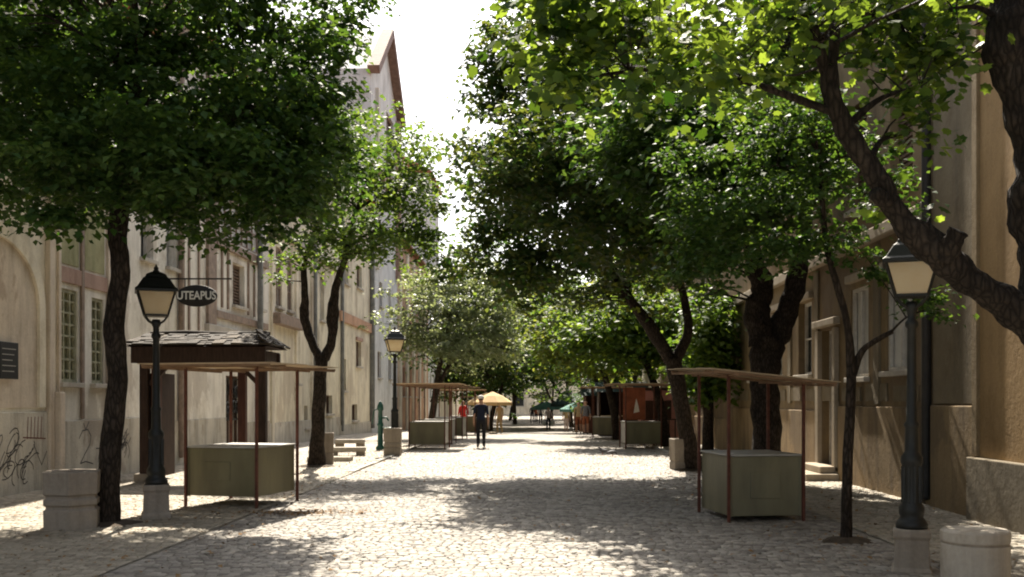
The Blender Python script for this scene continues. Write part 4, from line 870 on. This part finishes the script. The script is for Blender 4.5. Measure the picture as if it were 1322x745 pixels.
# ------------------------------------------------------------------ hanging signs
sg = thing('hanging_sign', 'black oval pub sign with white letters on a wall bracket behind the front left lamp', 'sign', (-8.72, 26.0, 4.43))
ov = MB(); ov.lathe([(.001, -.03), (.97, -.03), (1, -.02), (1, .02), (.97, .03), (.001, .03)], 40, Matrix.Rotation(R(90), 4, 'X') @ Matrix.Diagonal((.53, .28, 1, 1))); ov.build('board', M['black'], sg, True)
MB().bar((-.77, 0, .44), (.9, 0, .44), .035).build('bracket', M['iron'], sg)
for x in (-.3, .3): MB().bar((x, 0, .24), (x, 0, .43), .02).build('hanger', M['iron'], sg)
def text(s, size, mat, parent, loc, rot, ext=.004, sx=1.0):
    cu = bpy.data.curves.new('lettering', 'FONT'); cu.body = s; cu.size = size; cu.align_x = 'CENTER'; cu.align_y = 'CENTER'; cu.extrude = ext; cu.offset = .006
    tmp = bpy.data.objects.new('tmp', cu); COL.objects.link(tmp); dg = bpy.context.evaluated_depsgraph_get()
    me = bpy.data.meshes.new_from_object(tmp.evaluated_get(dg)); bpy.data.objects.remove(tmp); me.materials.clear(); me.materials.append(mat)
    o = link('lettering', me, parent, loc); o.rotation_euler = rot; o.scale = (sx, 1, 1); return o
text('UTEAPUS', .30, M['letter'], sg, (0, -.036, .0), (R(90), 0, 0), sx=.82)
s2 = thing('hanging_sign', 'round dark sign hanging beside the balcony on the right house', 'sign', (5.9, 32.6, 4.9))
MB().lathe([(.001, -.03), (.42, -.03), (.42, .03), (.001, .03)], 32, Matrix.Rotation(R(90), 4, 'X')).build('board', M['black'], s2, True)
MB().bar((-.3, 0, .5), (.75, 0, .5), .03).build('bracket', M['iron'], s2); MB().bar((0, 0, .4), (0, 0, .49), .02).build('hanger', M['iron'], s2)

# ------------------------------------------------------------------ green pump
pu = thing('water_pump', 'green painted iron water pump near the distant left lamp', 'water pump', ((491 - PX) * 35 / F, 35, SW))
MB().lathe([(.16, -.02), (.16, .08), (.1, .14), (.085, .8), (.11, .84), (.11, .9), (.08, .94), (.075, 1.35), (.12, 1.4), (.1, 1.55), (.04, 1.66), (.001, 1.7)], 14).build('body', M['greenpaint'], pu, True)
MB().tube([(.06, -.02, 1.1), (.22, -.04, 1.12), (.3, -.05, 1.0)], [.035, .035, .03], 8).build('spout', M['greenpaint'], pu, True)
MB().tube([(-.05, 0, 1.45), (-.22, 0, 1.35), (-.28, 0, .9)], [.02, .02, .025], 8).build('handle', M['greenpaint'], pu, True)
MB().lathe([(.2, .4), (.24, .75), (.22, .78)], 12, Matrix.Translation((.33, -.02, 0))).build('basin', M['greenpaint'], pu, True)
MB().bar((.33, -.02, -.02), (.33, -.02, .41), .06).build('basin_foot', M['greenpaint'], pu)

# ------------------------------------------------------------------ umbrellas
def umbrella(label, x, y, r, ze, zt, mat, group='market umbrellas'):
    t = thing('umbrella', label, 'umbrella', (x, y, gzf(y)), random.uniform(0, 1), group); n = 8; mb = MB()
    ring = [(r * math.cos(a), r * math.sin(a), ze) for a in [2 * math.pi * k / n for k in range(n)]]; mid = [(p[0] * .5, p[1] * .5, ze + (zt - ze) * .6) for p in ring]; low = [(p[0], p[1], ze - .18) for p in ring]
    vs = [(0, 0, zt)] + mid + ring + low; fs = []
    for k in range(n):
        j = (k + 1) % n; fs += [(0, 1 + k, 1 + j), (1 + k, 1 + n + k, 1 + n + j, 1 + j), (1 + n + k, 1 + 2*n + k, 1 + 2*n + j, 1 + n + j)]
    mb.add(vs, fs); o = mb.build('canopy', M[mat], t); sm = o.modifiers.new('thick', 'SOLIDIFY'); sm.thickness = .01
    MB().lathe([(.025, 0), (.025, zt - .02)], 8).build('pole', M['darkwood'], t); MB().lathe([(.22, 0), (.22, .08), (.05, .1)], 12).build('foot', M['conc'], t)
    rb = MB()
    for p in ring: rb.bar((0, 0, zt - .03), (p[0] * .5, p[1] * .5, ze + (zt - ze) * .6 - .02), .02); rb.bar((p[0] * .5, p[1] * .5, ze + (zt - ze) * .6 - .02), (p[0] * .98, p[1] * .98, ze - .01), .02)
    rb.build('ribs', M['darkwood'], t)
umbrella('yellow market umbrella behind the walking man', -2.28, 55, 1.1, 1.72, 2.3, 'yellow')
umbrella('second yellow umbrella just beyond the first one', -2.9, 61, 1.15, 1.85, 2.45, 'yellow')
umbrella('small turquoise umbrella left of the dark one far down the street', .95, 78, 1.2, 1.65, 2.1, 'greencanvas')
umbrella('large dark green umbrella far down the right side', 2.3, 72, 1.15, 1.9, 2.7, 'darkcanvas')
umbrella('turquoise umbrella right of the dark green one', 2.7, 66, 1.1, 1.5, 1.95, 'greencanvas')

# ------------------------------------------------------------------ people
def person(label, x, y, face, h, top, bottom, stride=.0, hair='hair', cap=None, sleeve=.3, shorts=False, arms=(.05, .05), bag=False):
    """face: heading angle (0 = away from the camera)"""
    t = thing('person', label, 'person', (x, y, gzf(y) + (0)), face, 'people in the street'); k = h / 1.75
    v = []; e = []; r = []
    def add(p, rad, par=None):
        v.append((p[0] * k, p[1] * k, p[2] * k)); r.append(rad * k); i = len(v) - 1
        if par is not None: e.append((par, i))
        return i
    pel = add((0, 0, .95), .145); bel = add((0, .005, 1.1), .135, pel); ch = add((0, -.005, 1.28), .155, bel); nk0 = add((0, -.01, 1.43), .085, ch)
    nk = add((0, 0, 1.5), .055, nk0); jaw = add((0, .03, 1.58), .075, nk); hd = add((0, .015, 1.655), .095, jaw); add((0, .0, 1.71), .075, hd)
    for s in (-1, 1):
        st = stride * s
        hip = add((s * .09, 0, .88), .1, pel); kn = add((s * .1, .06 + st * .55, .49 + abs(st) * .02), .074, hip); an = add((s * .1, st * 1.0 - .02 + (-.06 if st < 0 else 0), .085 + (.05 if st < 0 else 0)), .055, kn)
        toe = add((s * .115, st * 1.0 + .13 + (-.04 if st < 0 else 0), .035), .036, an); add((s * .12, st + .19 - (.04 if st < 0 else 0), .03), .028, toe)
        sh = add((s * .185, -.01, 1.4), .062, nk0); a = arms[0 if s < 0 else 1] - st * .5
        el = add((s * .235, -.02 + a * .5, 1.13), .043, sh); wr = add((s * .245, .05 + a * 1.1, .88), .029, el); pm = add((s * .245, .07 + a * 1.2, .815), .032, wr)
        for q, (dy, L) in enumerate(((.032, .075), (.012, .088), (-.008, .082), (-.026, .062))):
            f1 = add((s * .247, .07 + a * 1.2 + dy, .77), .0105, pm); add((s * .232, .075 + a * 1.2 + dy, .77 - L * .75), .009, f1)
        t1 = add((s * .232, .07 + a * 1.2 + .05, .80), .011, pm); add((s * .226, .07 + a * 1.2 + .065, .765), .009, t1)
    me = bpy.data.meshes.new('body'); me.from_pydata(v, e, []); o = bpy.data.objects.new('body', me); COL.objects.link(o)
    m = o.modifiers.new('skin', 'SKIN'); sk = me.skin_vertices[0].data
    for i, rad in enumerate(r): sk[i].radius = (rad, rad * (.72 if i in (0, 1, 2) else 1))
    sk[0].use_root = True
    m2 = o.modifiers.new('sub', 'SUBSURF'); m2.levels = 1; m2.render_levels = 1
    dg = bpy.context.evaluated_depsgraph_get(); bm_ = bpy.data.meshes.new_from_object(o.evaluated_get(dg)); bpy.data.objects.remove(o)
    bm_.name = 'body'; bm_.materials.clear()
    for mm in (M['skin'], M[top], M[bottom], M['blackcloth'], M[hair]): bm_.materials.append(mm)
    hem = .52 if shorts else .07
    for p in bm_.polygons:
        c = p.center / k
        if c.z > 1.62 and (c.y < .03 or c.z > 1.71): i = 4
        elif c.z > 1.475: i = 0
        elif abs(c.x) > .175 and c.z < 1.36 - sleeve and c.z < 1.2: i = 0
        elif abs(c.x) > .2 and c.z < 1.36 - sleeve: i = 0
        elif c.z > .94 or abs(c.x) > .2 and c.z > .7: i = 1
        elif c.z > hem: i = 2
        elif c.z > .1: i = 0
        else: i = 3
        p.material_index = i; p.use_smooth = True
    link('body', bm_, t)
    fe = MB()
    for s in (-1, 1): fe.lathe([(.001, -.02), (.02, 0), (.001, .02)], 8, Matrix.Translation((s * .095 * k, .01, 1.645 * k)))
    fe.add([(-.015 * k, .105 * k, 1.62 * k), (.015 * k, .105 * k, 1.62 * k), (0, .135 * k, 1.625 * k), (0, .105 * k, 1.67 * k)], [(0, 1, 2), (0, 2, 3), (1, 3, 2), (0, 3, 1)])
    fe.build('ears_and_nose', M['skin'], t)
    if cap:
        MB().lathe([(.105 * k, 1.665 * k), (.11 * k, 1.69 * k), (.095 * k, 1.745 * k), (.05 * k, 1.775 * k), (.001, 1.78 * k)], 16, Matrix.Translation((0, .005, 0))).build('cap', M[cap], t, True)
        MB().box(-.07 * k, .07 * k, .09 * k, .19 * k, 1.668 * k, 1.683 * k).build('cap_peak', M[cap], t, bevel=.005)
    if bag:
        for s in (-1, 1):
            bg_ = thing('carrier_bag', 'white carrier bag held by the woman in the pale top, ' + ('left' if s < 0 else 'right') + ' one', 'bag', (x + s * .3, y, gzf(y) + .38))
            MB().lathe([(.1, 0), (.15, .05), (.16, .25), (.09, .38), (.02, .42)], 10, Matrix.Diagonal((1, .6, 1, 1))).build('sack', M['whitecloth'], bg_, True); MB().bar((0, 0, .41), (0, 0, .47), .03).build('grip', M['whitecloth'], bg_)
    return t
person('man in a white cap, navy shirt and black trousers walking away', (621 - PX) * 36.7 / F, 36.7, R(4), 1.88, 'navy', 'blackcloth', .14, cap='whitecloth', sleeve=.22)
person('person in a bright red shirt standing behind the left stalls', (598 - PX) * 49.5 / F, 49.5, R(160), 1.75, 'redcloth', 'blackcloth', .02)
person('woman in a pale top and dark trousers carrying white bags', (708 - PX) * 73 / F, 73, R(180), 1.7, 'pinkcloth', 'blackcloth', .1, bag=True)
person('person in a dark grey top and rust coloured shorts, right of the pair', (756 - PX) * 53 / F, 53, R(175), 1.78, 'greycloth', 'rustcloth', .12, shorts=True)
person('person in a tan top and rust coloured skirt, left of the pair', (747 - PX) * 54 / F, 54, R(172), 1.72, 'tancloth', 'rustcloth', .1, shorts=True)
person('distant person in black on the left of a small group', (687 - PX) * 95 / F, 95, R(175), 1.75, 'blackcloth', 'greycloth', .1)
person('distant person in a rust red shirt in the small group', (692 - PX) * 97 / F, 97, R(185), 1.7, 'rustcloth', 'blackcloth', .1)
person('distant person in dark grey on the right of a small group', (698 - PX) * 94 / F, 94, R(180), 1.75, 'greycloth', 'blackcloth', .12)
person('person in a tan shirt and trousers beside the yellow umbrella', (645 - PX) * 54.5 / F, 54.5, R(150), 1.7, 'tancloth', 'tancloth', .05)
person('person in a pale shirt beyond the dark umbrella', (731 - PX) * 68 / F, 68, R(190), 1.7, 'tancloth', 'pinkcloth', .06)

# ------------------------------------------------------------------ pigeons
def pigeon(label, px, py, rz, peck):
    y = F * CH / (py - PY); t = thing('pigeon', label, 'bird', ((px - PX) * y / F, y, .02), rz, 'pigeons on the cobbles')
    pts = [(-.2, 0, .1), (-.12, 0, .12), (-.03, 0, .13), (.05, 0, .15 if not peck else .13), (.1, 0, .2 if not peck else .11), (.125, 0, .24 if not peck else .07), (.15, 0, .24 if not peck else .05)]
    MB().tube(pts, [.02, .045, .065, .06, .032, .028, .012], 10).build('body', M['bird'], t, True)
    MB().bar((.145, 0, .24 if not peck else .055), (.175, 0, .232 if not peck else .03), .008).build('beak', M['black'], t)
    for s in (-1, 1):
        MB().tube([(-.18, s * .03, .12), (-.08, s * .06, .14), (.04, s * .055, .15)], [.008, .03, .02], 6).build('wing', M['greycloth'], t, True)
        MB().bar((0, s * .025, 0), (.005, s * .025, .09), .01).build('leg', M['rustcloth'], t)
pigeon('grey pigeon standing upright on the cobbles', 778, 588, R(200), False)
pigeon('grey pigeon pecking at the cobbles', 791, 590, R(10), True)

# ------------------------------------------------------------------ fallen leaves and litter
n = 2600; X = rng.uniform(-9, 6.2, n); Y = rng.uniform(9, 40, n); e_ = rng.random(n) < .55; X = np.where(e_, np.where(rng.random(n) < .5, rng.normal(-4.9, .9, n), rng.normal(4.2, .8, n)), X); X = np.clip(X, -9.2, 6.2); Zz = np.where((X < KL - .1) | (X > KR + .1), SW + .03, .036)
k = 260; X[:k] = rng.normal(-3.6, .5, k); Y[:k] = rng.normal(15.4, .22, k); Zz[:k] = np.where(X[:k] < KL - .1, SW + .03, .036)
a = rng.uniform(0, 6.28, n); nr = np.stack([rng.normal(0, .25, n), rng.normal(0, .25, n), np.ones(n)], -1); nr /= np.linalg.norm(nr, axis=1, keepdims=True)
tt = np.stack([np.cos(a), np.sin(a), np.zeros(n)], -1); tt -= nr * (tt * nr).sum(1, keepdims=True)
fl = link('fallen_leaves', leaf_mesh('fallen_leaves', (np.stack([X, Y, Zz], -1), np.cross(tt, nr), tt, nr, rng.uniform(.035, .085, n)), LEAF, LEAFF, M['hay'], (0, 0, 0)))
tag(fl, 'dry brown leaves scattered over the cobbles and by the left stall', 'fallen leaves', kind='stuff')
